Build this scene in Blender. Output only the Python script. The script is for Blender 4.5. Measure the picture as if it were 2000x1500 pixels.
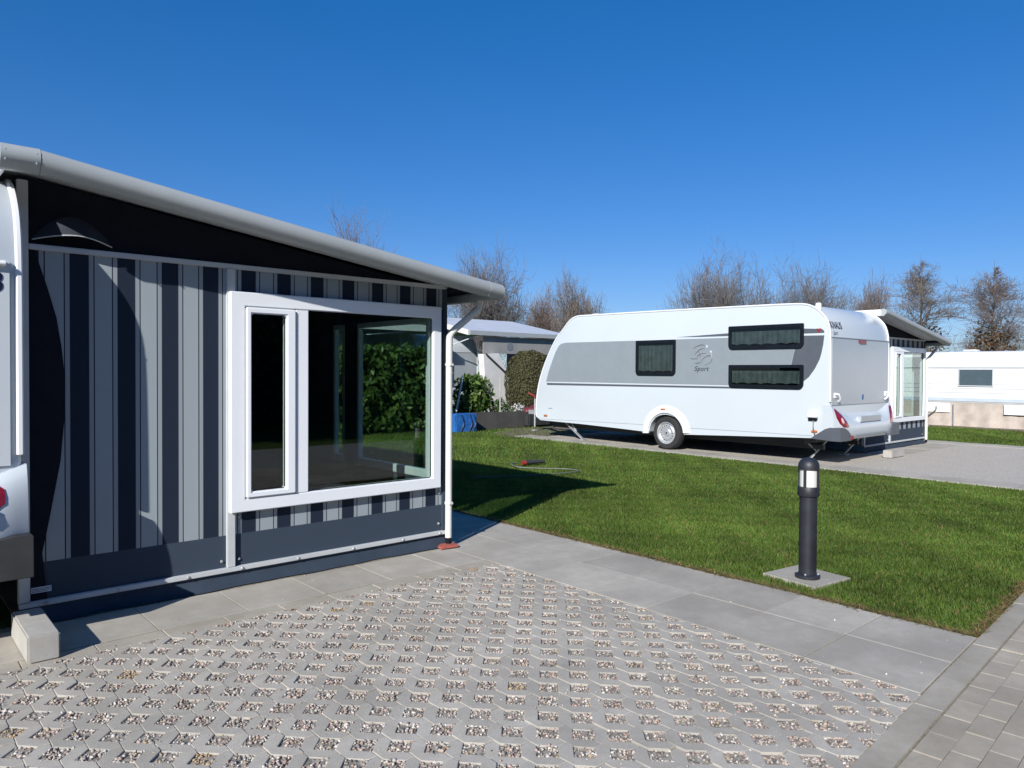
import bpy, bmesh, math, random
import numpy as np
from mathutils import Vector, Matrix

SC = bpy.context.scene
for o in list(bpy.data.objects):
    bpy.data.objects.remove(o)
COL = SC.collection
R = math.radians
rnd = random.Random(7)
nrs = np.random.RandomState(11)

# ------------------------------------------------------------------ camera, sky, sun, exposure
CAM_H = 1.45
cam = bpy.data.objects.new('camera', bpy.data.cameras.new('camera'))
COL.objects.link(cam)
cam.data.sensor_fit = 'HORIZONTAL'
cam.data.sensor_width = 36.0
cam.data.lens = 36.0 * 1430.0 / 2000.0
cam.data.clip_start = 0.05
cam.data.clip_end = 3000
yaw, pit, rol = R(41.76), R(1.007), R(-0.345)
f = Vector((math.sin(yaw) * math.cos(pit), math.cos(yaw) * math.cos(pit), -math.sin(pit)))
r = Vector((math.cos(yaw), -math.sin(yaw), 0))
d = f.cross(r)
r2 = math.cos(rol) * r + math.sin(rol) * d
d2 = -math.sin(rol) * r + math.cos(rol) * d
m = Matrix((r2, -d2, -f)).transposed().to_4x4()
m.translation = (0, 0, CAM_H)
cam.matrix_world = m
SC.camera = cam

SUN_EL = R(29.3)
SUN_AZ = R(26.2)                       # light travels towards (cos, sin) of this in XY
world = bpy.data.worlds.new('World')
SC.world = world
world.use_nodes = True
nt = world.node_tree
bg = nt.nodes['Background']
sky = nt.nodes.new('ShaderNodeTexSky')
sky.sky_type = 'NISHITA'
sky.sun_disc = False
sky.sun_elevation = SUN_EL
sky.sun_rotation = math.atan2(-math.cos(SUN_AZ), -math.sin(SUN_AZ))
sky.altitude = 0
sky.air_density = 1.0
sky.dust_density = 0.05
sky.ozone_density = 4.0
hs = nt.nodes.new('ShaderNodeHueSaturation')
hs.inputs['Saturation'].default_value = 1.35
nt.links.new(sky.outputs[0], hs.inputs['Color'])
gm = nt.nodes.new('ShaderNodeGamma')                   # clear, deep blue sky with a soft gradient
gm.inputs['Gamma'].default_value = 0.74
tn = nt.nodes.new('ShaderNodeMix')
tn.data_type = 'RGBA'
tn.blend_type = 'MULTIPLY'
tn.inputs[0].default_value = 1.0
tn.inputs[7].default_value = (0.53, 0.665, 0.975, 1)
nt.links.new(hs.outputs[0], gm.inputs[0])
nt.links.new(gm.outputs[0], tn.inputs[6])
nt.links.new(tn.outputs[2], bg.inputs[0])
bg.inputs[1].default_value = 0.129

sd = bpy.data.lights.new('sun', 'SUN')
sd.energy = 4.6
sd.angle = R(0.5)
sd.color = (1.0, 0.965, 0.915)
sun = bpy.data.objects.new('sun', sd)
COL.objects.link(sun)
ldir = Vector((math.cos(SUN_AZ) * math.cos(SUN_EL), math.sin(SUN_AZ) * math.cos(SUN_EL), -math.sin(SUN_EL)))
sun.rotation_euler = ldir.to_track_quat('-Z', 'Y').to_euler()
sun.location = (-20, -10, 30)

SC.view_settings.view_transform = 'Standard'
SC.view_settings.look = 'None'
SC.view_settings.exposure = 0.5
SC.view_settings.gamma = 1.0
SC.view_settings.use_curve_mapping = False
SC.render.engine = 'CYCLES'
SC.cycles.max_bounces = 8
SC.cycles.transparent_max_bounces = 24
SC.cycles.sample_clamp_indirect = 6.0

# ------------------------------------------------------------------ materials
def new_mat(name):
    m = bpy.data.materials.new(name)
    m.use_nodes = True
    return m, m.node_tree, m.node_tree.nodes['Principled BSDF']

def node(t, typ, **kw):
    n = t.nodes.new(typ)
    for k, v in kw.items():
        setattr(n, k, v)
    return n

def mixc(t, fac, a, b, blend='MIX'):
    n = node(t, 'ShaderNodeMix', data_type='RGBA', blend_type=blend)
    for sock, val in ((n.inputs[0], fac), (n.inputs[6], a), (n.inputs[7], b)):
        if hasattr(val, 'is_output') or isinstance(val, bpy.types.NodeSocket):
            t.links.new(val, sock)
        elif isinstance(val, (int, float)):
            sock.default_value = val
        else:
            sock.default_value = (*val, 1)
    return n.outputs[2]

def mth(t, op, a, b=None, c=None, clamp=False):
    n = node(t, 'ShaderNodeMath', operation=op, use_clamp=clamp)
    for i, v in enumerate((a, b, c)):
        if v is None:
            continue
        if isinstance(v, bpy.types.NodeSocket):
            t.links.new(v, n.inputs[i])
        else:
            n.inputs[i].default_value = v
    return n.outputs[0]

def ramp(t, val, lo, hi):
    n = node(t, 'ShaderNodeMapRange', interpolation_type='SMOOTHSTEP')
    t.links.new(val, n.inputs[0])
    n.inputs[1].default_value = lo
    n.inputs[2].default_value = hi
    return n.outputs[0]

def noise(t, scale, detail=4, rough=0.6, vec=None, stretch=None):
    n = node(t, 'ShaderNodeTexNoise')
    n.inputs['Scale'].default_value = scale
    n.inputs['Detail'].default_value = detail
    n.inputs['Roughness'].default_value = rough
    if vec is None:
        g = node(t, 'ShaderNodeNewGeometry')
        vec = g.outputs['Position']
    if stretch:
        mp = node(t, 'ShaderNodeMapping')
        mp.inputs['Scale'].default_value = stretch
        t.links.new(vec, mp.inputs['Vector'])
        vec = mp.outputs[0]
    t.links.new(vec, n.inputs['Vector'])
    return n.outputs['Fac']

def bump(t, bsdf, h, strength, dist):
    b = node(t, 'ShaderNodeBump')
    b.inputs['Strength'].default_value = strength
    b.inputs['Distance'].default_value = dist
    t.links.new(h, b.inputs['Height'])
    t.links.new(b.outputs[0], bsdf.inputs['Normal'])

def plain(name, col, rough=0.5, var=0.12, scale=5, bmp=0.0, bscale=200, metal=0.0, rndv=0.0, spec=0.5, coat=0.0, dirt=None):
    m, t, b = new_mat(name)
    n1 = ramp(t, noise(t, scale, 5), 0.3, 0.7)
    a = tuple(c * (1 - var) for c in col)
    c = tuple(min(1, c * (1 + var)) for c in col)
    out = mixc(t, n1, a, c)
    if rndv:
        oi = node(t, 'ShaderNodeObjectInfo')
        v = mth(t, 'MULTIPLY_ADD', oi.outputs['Random'], 2 * rndv, 1 - rndv)
        mul = node(t, 'ShaderNodeVectorMath', operation='SCALE')
        t.links.new(out, mul.inputs[0])
        t.links.new(v, mul.inputs['Scale'])
        out = mul.outputs[0]
    if dirt:
        dcol, lo, hi, ds = dirt
        out = mixc(t, ramp(t, noise(t, ds, 6, 0.7), lo, hi), out, dcol)
    t.links.new(out, b.inputs['Base Color'])
    b.inputs['Roughness'].default_value = rough
    b.inputs['Metallic'].default_value = metal
    b.inputs['Specular IOR Level'].default_value = spec
    b.inputs['Coat Weight'].default_value = coat
    if bmp:
        bump(t, b, noise(t, bscale, 3), bmp, 0.004)
    return m

def concrete(name, col, rndv=0.06, streak=None, moss=0.0):
    m, t, b = new_mat(name)
    big = ramp(t, noise(t, 1.9, 6, 0.68, stretch=streak), 0.32, 0.70)
    mid = ramp(t, noise(t, 11, 5, 0.72), 0.30, 0.72)
    fine = noise(t, 190, 3, 0.75)
    out = mixc(t, big, tuple(c * 0.74 for c in col), tuple(c * 1.12 for c in col))
    out = mixc(t, mth(t, 'MULTIPLY', mid, 0.6), out, tuple(c * k for c, k in zip(col, (0.84, 0.81, 0.76))))
    sp_ = ramp(t, fine, 0.30, 0.72)
    out = mixc(t, mth(t, 'MULTIPLY', mth(t, 'SUBTRACT', 1.0, sp_), 0.30), out, tuple(c * 0.62 for c in col))
    pale = ramp(t, noise(t, 120, 2, 0.8), 0.62, 0.74)
    out = mixc(t, mth(t, 'MULTIPLY', pale, 0.35), out, tuple(min(0.6, c * 1.35) for c in col))
    spots = ramp(t, noise(t, 30, 3, 0.8), 0.66, 0.74)
    out = mixc(t, mth(t, 'MULTIPLY', spots, 0.45), out, tuple(c * 0.50 for c in col))
    if moss:
        mo = ramp(t, noise(t, 1.7, 6, 0.75), 0.48, 0.72)
        out = mixc(t, mth(t, 'MULTIPLY', mo, moss), out, (0.21, 0.175, 0.12))
    oi = node(t, 'ShaderNodeObjectInfo')
    v = mth(t, 'MULTIPLY_ADD', oi.outputs['Random'], 2 * rndv, 1 - rndv)
    mul = node(t, 'ShaderNodeVectorMath', operation='SCALE')
    t.links.new(out, mul.inputs[0])
    t.links.new(v, mul.inputs['Scale'])
    t.links.new(mul.outputs[0], b.inputs['Base Color'])
    b.inputs['Roughness'].default_value = 0.9
    b.inputs['Specular IOR Level'].default_value = 0.2
    bump(t, b, noise(t, 220, 4, 0.7), 0.5, 0.003)
    return m

def attr_mat(name, attr, rough=0.8, transl=0.0, noise_amt=0.0):
    m, t, b = new_mat(name)
    a = node(t, 'ShaderNodeAttribute', attribute_name=attr)
    out = a.outputs['Color']
    if noise_amt:
        out = mixc(t, ramp(t, noise(t, 0.9, 4), 0.35, 0.7), out, (noise_amt,) * 3, 'MULTIPLY')
    t.links.new(out, b.inputs['Base Color'])
    b.inputs['Roughness'].default_value = rough
    b.inputs['Specular IOR Level'].default_value = 0.3
    if transl:
        o = t.nodes['Material Output']
        tr = node(t, 'ShaderNodeBsdfTranslucent')
        t.links.new(out, tr.inputs['Color'])
        mx = node(t, 'ShaderNodeMixShader')
        mx.inputs[0].default_value = transl
        t.links.new(b.outputs[0], mx.inputs[1])
        t.links.new(tr.outputs[0], mx.inputs[2])
        t.links.new(mx.outputs[0], o.inputs['Surface'])
    return m

def glass(name, tint, base=0.045):
    m = bpy.data.materials.new(name)
    m.use_nodes = True
    t = m.node_tree
    t.nodes.remove(t.nodes['Principled BSDF'])
    o = t.nodes['Material Output']
    lw = node(t, 'ShaderNodeLayerWeight')
    lw.inputs[0].default_value = 0.5
    p = mth(t, 'POWER', lw.outputs['Facing'], 5.0)
    fac = mth(t, 'MULTIPLY_ADD', p, 1 - base, base)
    tr = node(t, 'ShaderNodeBsdfTransparent')
    tr.inputs[0].default_value = (*tint, 1)
    gl = node(t, 'ShaderNodeBsdfGlossy')
    gl.inputs['Roughness'].default_value = 0.0
    gl.inputs['Color'].default_value = (0.95, 0.97, 0.97, 1)
    n = noise(t, 1.3, 1)
    b = node(t, 'ShaderNodeBump')
    b.inputs['Strength'].default_value = 0.06
    b.inputs['Distance'].default_value = 0.01
    t.links.new(n, b.inputs['Height'])
    t.links.new(b.outputs[0], gl.inputs['Normal'])
    mx = node(t, 'ShaderNodeMixShader')
    t.links.new(fac, mx.inputs[0])
    t.links.new(tr.outputs[0], mx.inputs[1])
    t.links.new(gl.outputs[0], mx.inputs[2])
    t.links.new(mx.outputs[0], o.inputs['Surface'])
    return m

def striped_fabric():
    m, t, b = new_mat('striped_awning_cloth')
    tc = node(t, 'ShaderNodeTexCoord')
    sp = node(t, 'ShaderNodeSeparateXYZ')
    t.links.new(tc.outputs['Object'], sp.inputs[0])
    P = 0.2513
    u = mth(t, 'DIVIDE', mth(t, 'ADD', sp.outputs['X'], 2.652 + 40 * P), P)
    fr = mth(t, 'FRACT', mth(t, 'ADD', u, 0.5))
    dd = mth(t, 'MULTIPLY', mth(t, 'ABSOLUTE', mth(t, 'SUBTRACT', fr, 0.5)), P)
    dark = mth(t, 'SUBTRACT', 1.0, ramp(t, dd, 0.0475, 0.0525))
    line = mth(t, 'SUBTRACT', 1.0, ramp(t, mth(t, 'ABSOLUTE', mth(t, 'SUBTRACT', dd, 0.0765)), 0.002, 0.0042))
    side = mth(t, 'SUBTRACT', 1.0, ramp(t, dd, 0.070, 0.080))
    low = mth(t, 'SUBTRACT', 1.0, ramp(t, sp.outputs['Z'], 0.342, 0.346))
    w = noise(t, 420, 2)
    light = mixc(t, w, (0.275, 0.315, 0.335), (0.305, 0.345, 0.37))
    mid = mixc(t, w, (0.25, 0.28, 0.305), (0.28, 0.31, 0.335))
    navy = mixc(t, w, (0.014, 0.022, 0.038), (0.019, 0.028, 0.046))
    c = mixc(t, side, light, mid)
    c = mixc(t, line, c, (0.015, 0.022, 0.036))
    c = mixc(t, dark, c, navy)
    base = mixc(t, w, (0.040, 0.056, 0.080), (0.048, 0.065, 0.092))
    c = mixc(t, low, c, base)
    t.links.new(c, b.inputs['Base Color'])
    b.inputs['Roughness'].default_value = 0.75
    b.inputs['Specular IOR Level'].default_value = 0.12
    wob = noise(t, 2.2, 3, 0.5, stretch=(1, 1, 0.25))
    bump(t, b, wob, 0.25, 0.02)
    return m

def grid_forecourt_mat():
    """paver field too far away to tell its stones apart"""
    m, t, b = new_mat('far_paving')
    g = node(t, 'ShaderNodeNewGeometry')
    mp = node(t, 'ShaderNodeMapping')
    mp.inputs['Rotation'].default_value = (0, 0, R(45))
    mp.inputs['Scale'].default_value = (7.05, 7.05, 7.05)
    t.links.new(g.outputs['Position'], mp.inputs[0])
    fr = node(t, 'ShaderNodeVectorMath', operation='FRACTION')
    t.links.new(mp.outputs[0], fr.inputs[0])
    sp = node(t, 'ShaderNodeSeparateXYZ')
    t.links.new(fr.outputs[0], sp.inputs[0])
    ax = mth(t, 'LESS_THAN', mth(t, 'ABSOLUTE', mth(t, 'SUBTRACT', sp.outputs['X'], 0.5)), 0.31)
    ay = mth(t, 'LESS_THAN', mth(t, 'ABSOLUTE', mth(t, 'SUBTRACT', sp.outputs['Y'], 0.5)), 0.31)
    hole = mth(t, 'MULTIPLY', ax, ay)
    peb = mixc(t, ramp(t, noise(t, 70, 2, 0.8), 0.35, 0.65), (0.22, 0.19, 0.165), (0.58, 0.53, 0.46))
    con = mixc(t, noise(t, 3, 4), (0.37, 0.34, 0.29), (0.47, 0.435, 0.375))
    t.links.new(mixc(t, hole, con, peb), b.inputs['Base Color'])
    b.inputs['Roughness'].default_value = 0.9
    bump(t, b, mth(t, 'SUBTRACT', 1.0, hole), 0.6, 0.01)
    return m

def ground_mat():
    m, t, b = new_mat('turf_ground')
    n1 = ramp(t, noise(t, 0.45, 6, 0.7), 0.35, 0.68)
    n2 = ramp(t, noise(t, 24, 4, 0.75), 0.3, 0.7)
    c = mixc(t, n2, (0.050, 0.092, 0.020), (0.090, 0.150, 0.034))
    c = mixc(t, mth(t, 'MULTIPLY', n1, 0.55), c, (0.095, 0.125, 0.032))
    t.links.new(c, b.inputs['Base Color'])
    b.inputs['Roughness'].default_value = 0.95
    b.inputs['Specular IOR Level'].default_value = 0.1
    bump(t, b, noise(t, 60, 4), 1.0, 0.03)
    return m

def brick_road_mat():
    m, t, b = new_mat('road_bricks_far')
    br = node(t, 'ShaderNodeTexBrick')
    g = node(t, 'ShaderNodeNewGeometry')
    mp = node(t, 'ShaderNodeMapping')
    mp.inputs['Rotation'].default_value = (0, 0, R(-3.4))
    t.links.new(g.outputs['Position'], mp.inputs[0])
    t.links.new(mp.outputs[0], br.inputs['Vector'])
    br.inputs['Color1'].default_value = (0.27, 0.26, 0.245, 1)
    br.inputs['Color2'].default_value = (0.32, 0.305, 0.285, 1)
    br.inputs['Mortar'].default_value = (0.24, 0.21, 0.165, 1)
    br.inputs['Scale'].default_value = 1.0
    br.inputs['Mortar Size'].default_value = 0.004
    br.inputs['Brick Width'].default_value = 0.21
    br.inputs['Row Height'].default_value = 0.105
    t.links.new(br.outputs['Color'], b.inputs['Base Color'])
    b.inputs['Roughness'].default_value = 0.92
    return m

M = {}
M['white_frame'] = plain('white_upvc', (0.76, 0.785, 0.81), 0.28, 0.015, 2, spec=0.5)
M['alu'] = plain('painted_aluminium', (0.50, 0.52, 0.53), 0.42, 0.05, 6)
M['fascia'] = plain('grey_fascia', (0.33, 0.355, 0.36), 0.42, 0.04, 3)
M['cream_pipe'] = plain('cream_plastic', (0.62, 0.62, 0.575), 0.4, 0.05, 6)
M['navy'] = plain('navy_cloth', (0.011, 0.013, 0.020), 0.85, 0.12, 8, bmp=0.15, bscale=500, spec=0.12)
M['slate'] = plain('slate_cloth', (0.042, 0.058, 0.083), 0.75, 0.08, 7, bmp=0.15, bscale=500, spec=0.15)
M['hood'] = plain('grey_hood_cloth', (0.040, 0.045, 0.055), 0.85, 0.1, 7, spec=0.1)
M['stripe'] = striped_fabric()
M['caravan'] = plain('caravan_white', (0.50, 0.545, 0.575), 0.28, 0.012, 1.2, coat=0.25)
M['rear_panel'] = plain('caravan_rear_sheet', (0.40, 0.43, 0.455), 0.30, 0.02, 3, bmp=0.12, bscale=260, metal=0.25)
M['trim'] = plain('white_trim', (0.72, 0.735, 0.75), 0.25, 0.02, 3)
M['band'] = plain('silver_band', (0.22, 0.25, 0.27), 0.45, 0.03, 4)
M['dark_band'] = plain('charcoal_band', (0.085, 0.095, 0.112), 0.4, 0.05, 4)
M['black'] = plain('black_plastic', (0.008, 0.010, 0.014), 0.35, 0.1, 5, spec=0.2)
M['bollard'] = plain('anthracite_paint', (0.016, 0.018, 0.024), 0.5, 0.25, 9, bmp=0.1, bscale=300, dirt=((0.10, 0.095, 0.085), 0.66, 0.8, 14))
M['opal'] = plain('opal_lens', (0.60, 0.60, 0.56), 0.25, 0.02, 5)
M['rubber'] = plain('tyre_rubber', (0.022, 0.022, 0.023), 0.75, 0.2, 12, bmp=0.2, bscale=80)
M['rim'] = plain('steel_rim', (0.55, 0.56, 0.57), 0.32, 0.06, 10, metal=0.55)
M['steel'] = plain('galvanised_steel', (0.44, 0.46, 0.47), 0.42, 0.18, 14, metal=0.5)
M['chassis'] = plain('dark_chassis', (0.03, 0.032, 0.034), 0.6, 0.2, 6)
M['red_lens'] = plain('red_lens', (0.21, 0.008, 0.014), 0.15, 0.15, 30, coat=0.6)
M['amber'] = plain('amber_lens', (0.52, 0.14, 0.03), 0.2, 0.1, 20, coat=0.5)
M['silver_lens'] = plain('clear_lens', (0.62, 0.45, 0.46), 0.15, 0.05, 20)
M['ink'] = plain('dark_lettering', (0.035, 0.040, 0.065), 0.4, 0.05, 8)
M['ink_grey'] = plain('grey_lettering', (0.16, 0.175, 0.20), 0.4, 0.05, 8)
M['blue_ink'] = plain('blue_lettering', (0.006, 0.008, 0.034), 0.4, 0.05, 8)
M['curtain'] = plain('curtain_cloth', (0.50, 0.53, 0.52), 0.9, 0.2, 9)
M['blue_curtain'] = plain('blue_curtain_cloth', (0.06, 0.10, 0.24), 0.9, 0.3, 14)
M['glass'] = glass('window_glass', (0.77, 0.84, 0.81), 0.06)
M['tint'] = glass('tinted_glass', (0.50, 0.54, 0.54), 0.03)
M['slab'] = concrete('concrete_slab', (0.415, 0.390, 0.343), 0.09, streak=(1, 1, 1))
M['kerb'] = concrete('kerb_concrete', (0.415, 0.383, 0.325), 0.07, moss=0.35)
M['paver'] = concrete('paver_concrete', (0.435, 0.41, 0.362), 0.09)
M['brick'] = concrete('road_brick', (0.405, 0.365, 0.30), 0.09, moss=0.3)
M['block'] = concrete('block_concrete', (0.47, 0.455, 0.42), 0.03)
M['bed'] = plain('gravel_bed', (0.24, 0.215, 0.185), 0.95, 0.5, 45, bmp=0.8, bscale=90)
M['joint'] = plain('joint_sand', (0.22, 0.19, 0.14), 0.95, 0.35, 50)
M['peb'] = attr_mat('pebbles', 'tint', 0.7)
M['grass'] = attr_mat('grass_blades', 'tint', 0.6, 0.35, 0.72)
M['leaf'] = attr_mat('leaf', 'tint', 0.42, 0.25)
M['bush'] = attr_mat('clipped_leaf', 'tint', 0.7, 0.15)
M['bark'] = plain('bark', (0.16, 0.135, 0.115), 0.9, 0.3, 4)
M['twig_grey'] = plain('grey_twig', (0.165, 0.148, 0.138), 0.9, 0.25, 2)
M['twig_red'] = plain('reddish_twig', (0.19, 0.15, 0.132), 0.9, 0.3, 2)
M['twig_brown'] = plain('brown_twig', (0.18, 0.147, 0.122), 0.9, 0.3, 2)
M['ivy'] = attr_mat('dry_leaf', 'tint', 0.7, 0.2)
M['ground'] = ground_mat()
M['far_paving'] = grid_forecourt_mat()
M['road_far'] = brick_road_mat()
M['soil'] = plain('bare_soil', (0.15, 0.115, 0.085), 0.95, 0.35, 9, bmp=0.8, bscale=40)
M['dark_wall'] = concrete('dark_block_wall', (0.085, 0.082, 0.080), 0.05)
M['floor_wood'] = plain('wood_floor', (0.16, 0.105, 0.085), 0.5, 0.25, 9)
M['inner'] = plain('inner_cloth', (0.11, 0.115, 0.125), 0.85, 0.1, 4)
M['blue'] = plain('blue_tarp', (0.02, 0.12, 0.38), 0.45, 0.3, 9)
M['skirt_beige'] = plain('beige_skirt_cloth', (0.45, 0.39, 0.335), 0.85, 0.12, 4, bmp=0.5, bscale=9)
M['van_white'] = plain('aged_white_sheet', (0.72, 0.725, 0.72), 0.4, 0.03, 2)
M['blind'] = plain('blind_slat', (0.24, 0.245, 0.34), 0.6, 0.1, 4)
M['roof_sheet'] = plain('pale_roof_sheet', (0.52, 0.54, 0.57), 0.45, 0.06, 2)
M['canvas'] = plain('pale_canvas', (0.62, 0.62, 0.60), 0.8, 0.06, 3)
M['canvas_grey'] = plain('grey_canvas', (0.25, 0.25, 0.24), 0.8, 0.08, 3)
M['red'] = plain('red_plastic', (0.26, 0.03, 0.022), 0.4, 0.12, 20)
M['brick_red'] = plain('red_cap', (0.36, 0.10, 0.075), 0.6, 0.2, 30)
M['sticker'] = plain('paper_label', (0.50, 0.56, 0.66), 0.5, 0.08, 20)
M['cable'] = plain('grey_cable', (0.12, 0.13, 0.12), 0.5, 0.1, 20)
M['petal'] = plain('white_petals', (0.75, 0.73, 0.72), 0.7, 0.1, 20)
M['wood_post'] = plain('weathered_post', (0.40, 0.39, 0.36), 0.8, 0.15, 20)

# ------------------------------------------------------------------ building helpers
def wloc(p):
    v = Vector((0, 0, 0))
    while p is not None:
        v += p.location
        p = p.parent
    return v

def empty(name, loc, label, cat, group=None):
    o = bpy.data.objects.new(name, None)
    o.empty_display_size = 0.2
    o.location = loc
    COL.objects.link(o)
    o['label'] = label
    o['category'] = cat
    if group:
        o['group'] = group
    return o

def tag(o, label=None, cat=None, group=None, kind=None):
    for k, v in (('label', label), ('category', cat), ('group', group), ('kind', kind)):
        if v:
            o[k] = v
    return o

class MB:
    """collects geometry (in the coordinates of the thing's own base), then links it as one mesh object"""
    def __init__(s):
        s.v = []; s.f = []
    def add(s, vs, fs):
        o = len(s.v)
        s.v += [tuple(p) for p in vs]
        s.f += [tuple(i + o for i in q) for q in fs]
        return s
    def box(s, x0, x1, y0, y1, z0, z1):
        vs = [(x, y, z) for z in (z0, z1) for y in (y0, y1) for x in (x0, x1)]
        return s.add(vs, [(0, 2, 3, 1), (4, 5, 7, 6), (0, 1, 5, 4), (2, 6, 7, 3), (0, 4, 6, 2), (1, 3, 7, 5)])
    def prism(s, poly, axis, a, b):
        """poly: 2D points; axis 'x' -> (y,z), 'y' -> (x,z), 'z' -> (x,y)"""
        def P(p, h):
            return {'x': (h, p[0], p[1]), 'y': (p[0], h, p[1]), 'z': (p[0], p[1], h)}[axis]
        n = len(poly)
        vs = [P(p, a) for p in poly] + [P(p, b) for p in poly]
        fs = [tuple(range(n - 1, -1, -1)), tuple(range(n, 2 * n))]
        fs += [(i, (i + 1) % n, n + (i + 1) % n, n + i) for i in range(n)]
        return s.add(vs, fs)
    def tube(s, pts, rad, n=8, cap=True):
        pts = [Vector(p) for p in pts]
        rads = rad if isinstance(rad, (list, tuple)) else [rad] * len(pts)
        rings = []
        a = None
        for i, p in enumerate(pts):
            t = (pts[min(i + 1, len(pts) - 1)] - pts[max(i - 1, 0)]).normalized()
            if a is None:
                a = t.cross(Vector((0, 0, 1)))
                if a.length < 1e-3:
                    a = t.cross(Vector((1, 0, 0)))
            a = a - t * a.dot(t)                       # carry the frame along the path
            a.normalize(); b = t.cross(a)
            rings.append([p + rads[i] * (math.cos(2 * math.pi * k / n) * a + math.sin(2 * math.pi * k / n) * b) for k in range(n)])
        vs = [q for ring in rings for q in ring]
        fs = []
        for i in range(len(pts) - 1):
            for k in range(n):
                k2 = (k + 1) % n
                fs.append((i * n + k, i * n + k2, (i + 1) * n + k2, (i + 1) * n + k))
        if cap:
            fs.append(tuple(range(n - 1, -1, -1)))
            fs.append(tuple((len(pts) - 1) * n + k for k in range(n)))
        return s.add(vs, fs)
    def frame(s, x0, x1, z0, z1, wl, wr, wb, wt, ya, yb, axis='y'):
        O = [(x0, z0), (x1, z0), (x1, z1), (x0, z1)]
        I = [(x0 + wl, z0 + wb), (x1 - wr, z0 + wb), (x1 - wr, z1 - wt), (x0 + wl, z1 - wt)]
        P = (lambda p, h: (p[0], h, p[1])) if axis == 'y' else (lambda p, h: (h, p[0], p[1]))
        vs = [P(p, ya) for p in O] + [P(p, ya) for p in I] + [P(p, yb) for p in I] + [P(p, yb) for p in O]
        fs = []
        for q in range(4):
            for i in range(4):
                j = (i + 1) % 4
                fs.append((q * 4 + i, q * 4 + j, ((q + 1) % 4) * 4 + j, ((q + 1) % 4) * 4 + i))
        return s.add(vs, fs)
    def bar(s, p0, p1, w, h):
        """rectangular bar between two points"""
        p0, p1 = Vector(p0), Vector(p1)
        t = (p1 - p0).normalized()
        a = t.cross(Vector((0, 0, 1)))
        if a.length < 1e-3:
            a = Vector((1, 0, 0))
        a.normalize(); b = a.cross(t)
        vs = []
        for p in (p0, p1):
            for q, e in ((-1, -1), (1, -1), (1, 1), (-1, 1)):
                vs.append(p + a * q * w / 2 + b * e * h / 2)
        return s.add(vs, [(3, 2, 1, 0), (4, 5, 6, 7), (0, 1, 5, 4), (1, 2, 6, 5), (2, 3, 7, 6), (3, 0, 4, 7)])
    def lathe(s, prof, axis='z', c=(0, 0, 0), n=24):
        """prof: (radius, height) along axis"""
        vs = []; fs = []
        m_ = len(prof)
        for k in range(n):
            a = 2 * math.pi * k / n
            for rr, h in prof:
                x, y = rr * math.cos(a), rr * math.sin(a)
                q = {'z': (x, y, h), 'x': (h, x, y), 'y': (x, h, y)}[axis]
                vs.append((q[0] + c[0], q[1] + c[1], q[2] + c[2]))
        for k in range(n):
            k2 = (k + 1) % n
            for i in range(m_ - 1):
                fs.append((k * m_ + i, k2 * m_ + i, k2 * m_ + i + 1, k * m_ + i + 1))
        return s.add(vs, fs)
    def ico(s, c, rx, ry, rz, rot=0.0, jit=0.0):
        t = (1 + 5 ** 0.5) / 2
        V = [(-1, t, 0), (1, t, 0), (-1, -t, 0), (1, -t, 0), (0, -1, t), (0, 1, t), (0, -1, -t), (0, 1, -t), (t, 0, -1), (t, 0, 1), (-t, 0, -1), (-t, 0, 1)]
        Fc = [(0, 11, 5), (0, 5, 1), (0, 1, 7), (0, 7, 10), (0, 10, 11), (1, 5, 9), (5, 11, 4), (11, 10, 2), (10, 7, 6), (7, 1, 8), (3, 9, 4), (3, 4, 2), (3, 2, 6), (3, 6, 8), (3, 8, 9), (4, 9, 5), (2, 4, 11), (6, 2, 10), (8, 6, 7), (9, 8, 1)]
        k = 1 / 1.902
        out = []
        for x, y, z in V:
            j = 1 + rnd.uniform(-jit, jit)
            x, y, z = x * k * rx * j, y * k * ry * j, z * k * rz * j
            out.append((c[0] + x * math.cos(rot) - y * math.sin(rot), c[1] + x * math.sin(rot) + y * math.cos(rot), c[2] + z))
        return s.add(out, Fc)
    def build(s, name, mat, parent=None, bevel=0.0, smooth=False, seg=2, loc=None):
        me = bpy.data.meshes.new(name)
        me.from_pydata(s.v, [], s.f)
        bm = bmesh.new(); bm.from_mesh(me)
        bmesh.ops.recalc_face_normals(bm, faces=bm.faces)
        if bevel:
            ed = [e for e in bm.edges if len(e.link_faces) == 2 and e.calc_face_angle(0) > 0.5]
            bmesh.ops.bevel(bm, geom=ed, offset=bevel, segments=seg, affect='EDGES', clamp_overlap=True)
        bm.to_mesh(me); bm.free()
        if smooth:
            me.polygons.foreach_set('use_smooth', [True] * len(me.polygons))
            me.set_sharp_from_angle(angle=R(38))
        me.materials.append(mat)
        o = bpy.data.objects.new(name, me)
        COL.objects.link(o)
        if parent is not None:
            o.parent = parent
        if loc is not None:
            o.location = loc
        return o

def smooth_pts(pts, n=4):
    """Catmull-Rom through pts"""
    outp = []
    for i in range(len(pts) - 1):
        p0, p1, p2, p3 = (Vector(pts[max(i - 1, 0)]), Vector(pts[i]), Vector(pts[i + 1]), Vector(pts[min(i + 2, len(pts) - 1)]))
        for k in range(n):
            t_ = k / n
            outp.append(tuple(0.5 * ((2 * p1) + (p2 - p0) * t_ + (2 * p0 - 5 * p1 + 4 * p2 - p3) * t_ ** 2 + (3 * p1 - p0 - 3 * p2 + p3) * t_ ** 3)))
    outp.append(tuple(pts[-1]))
    return outp

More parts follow.
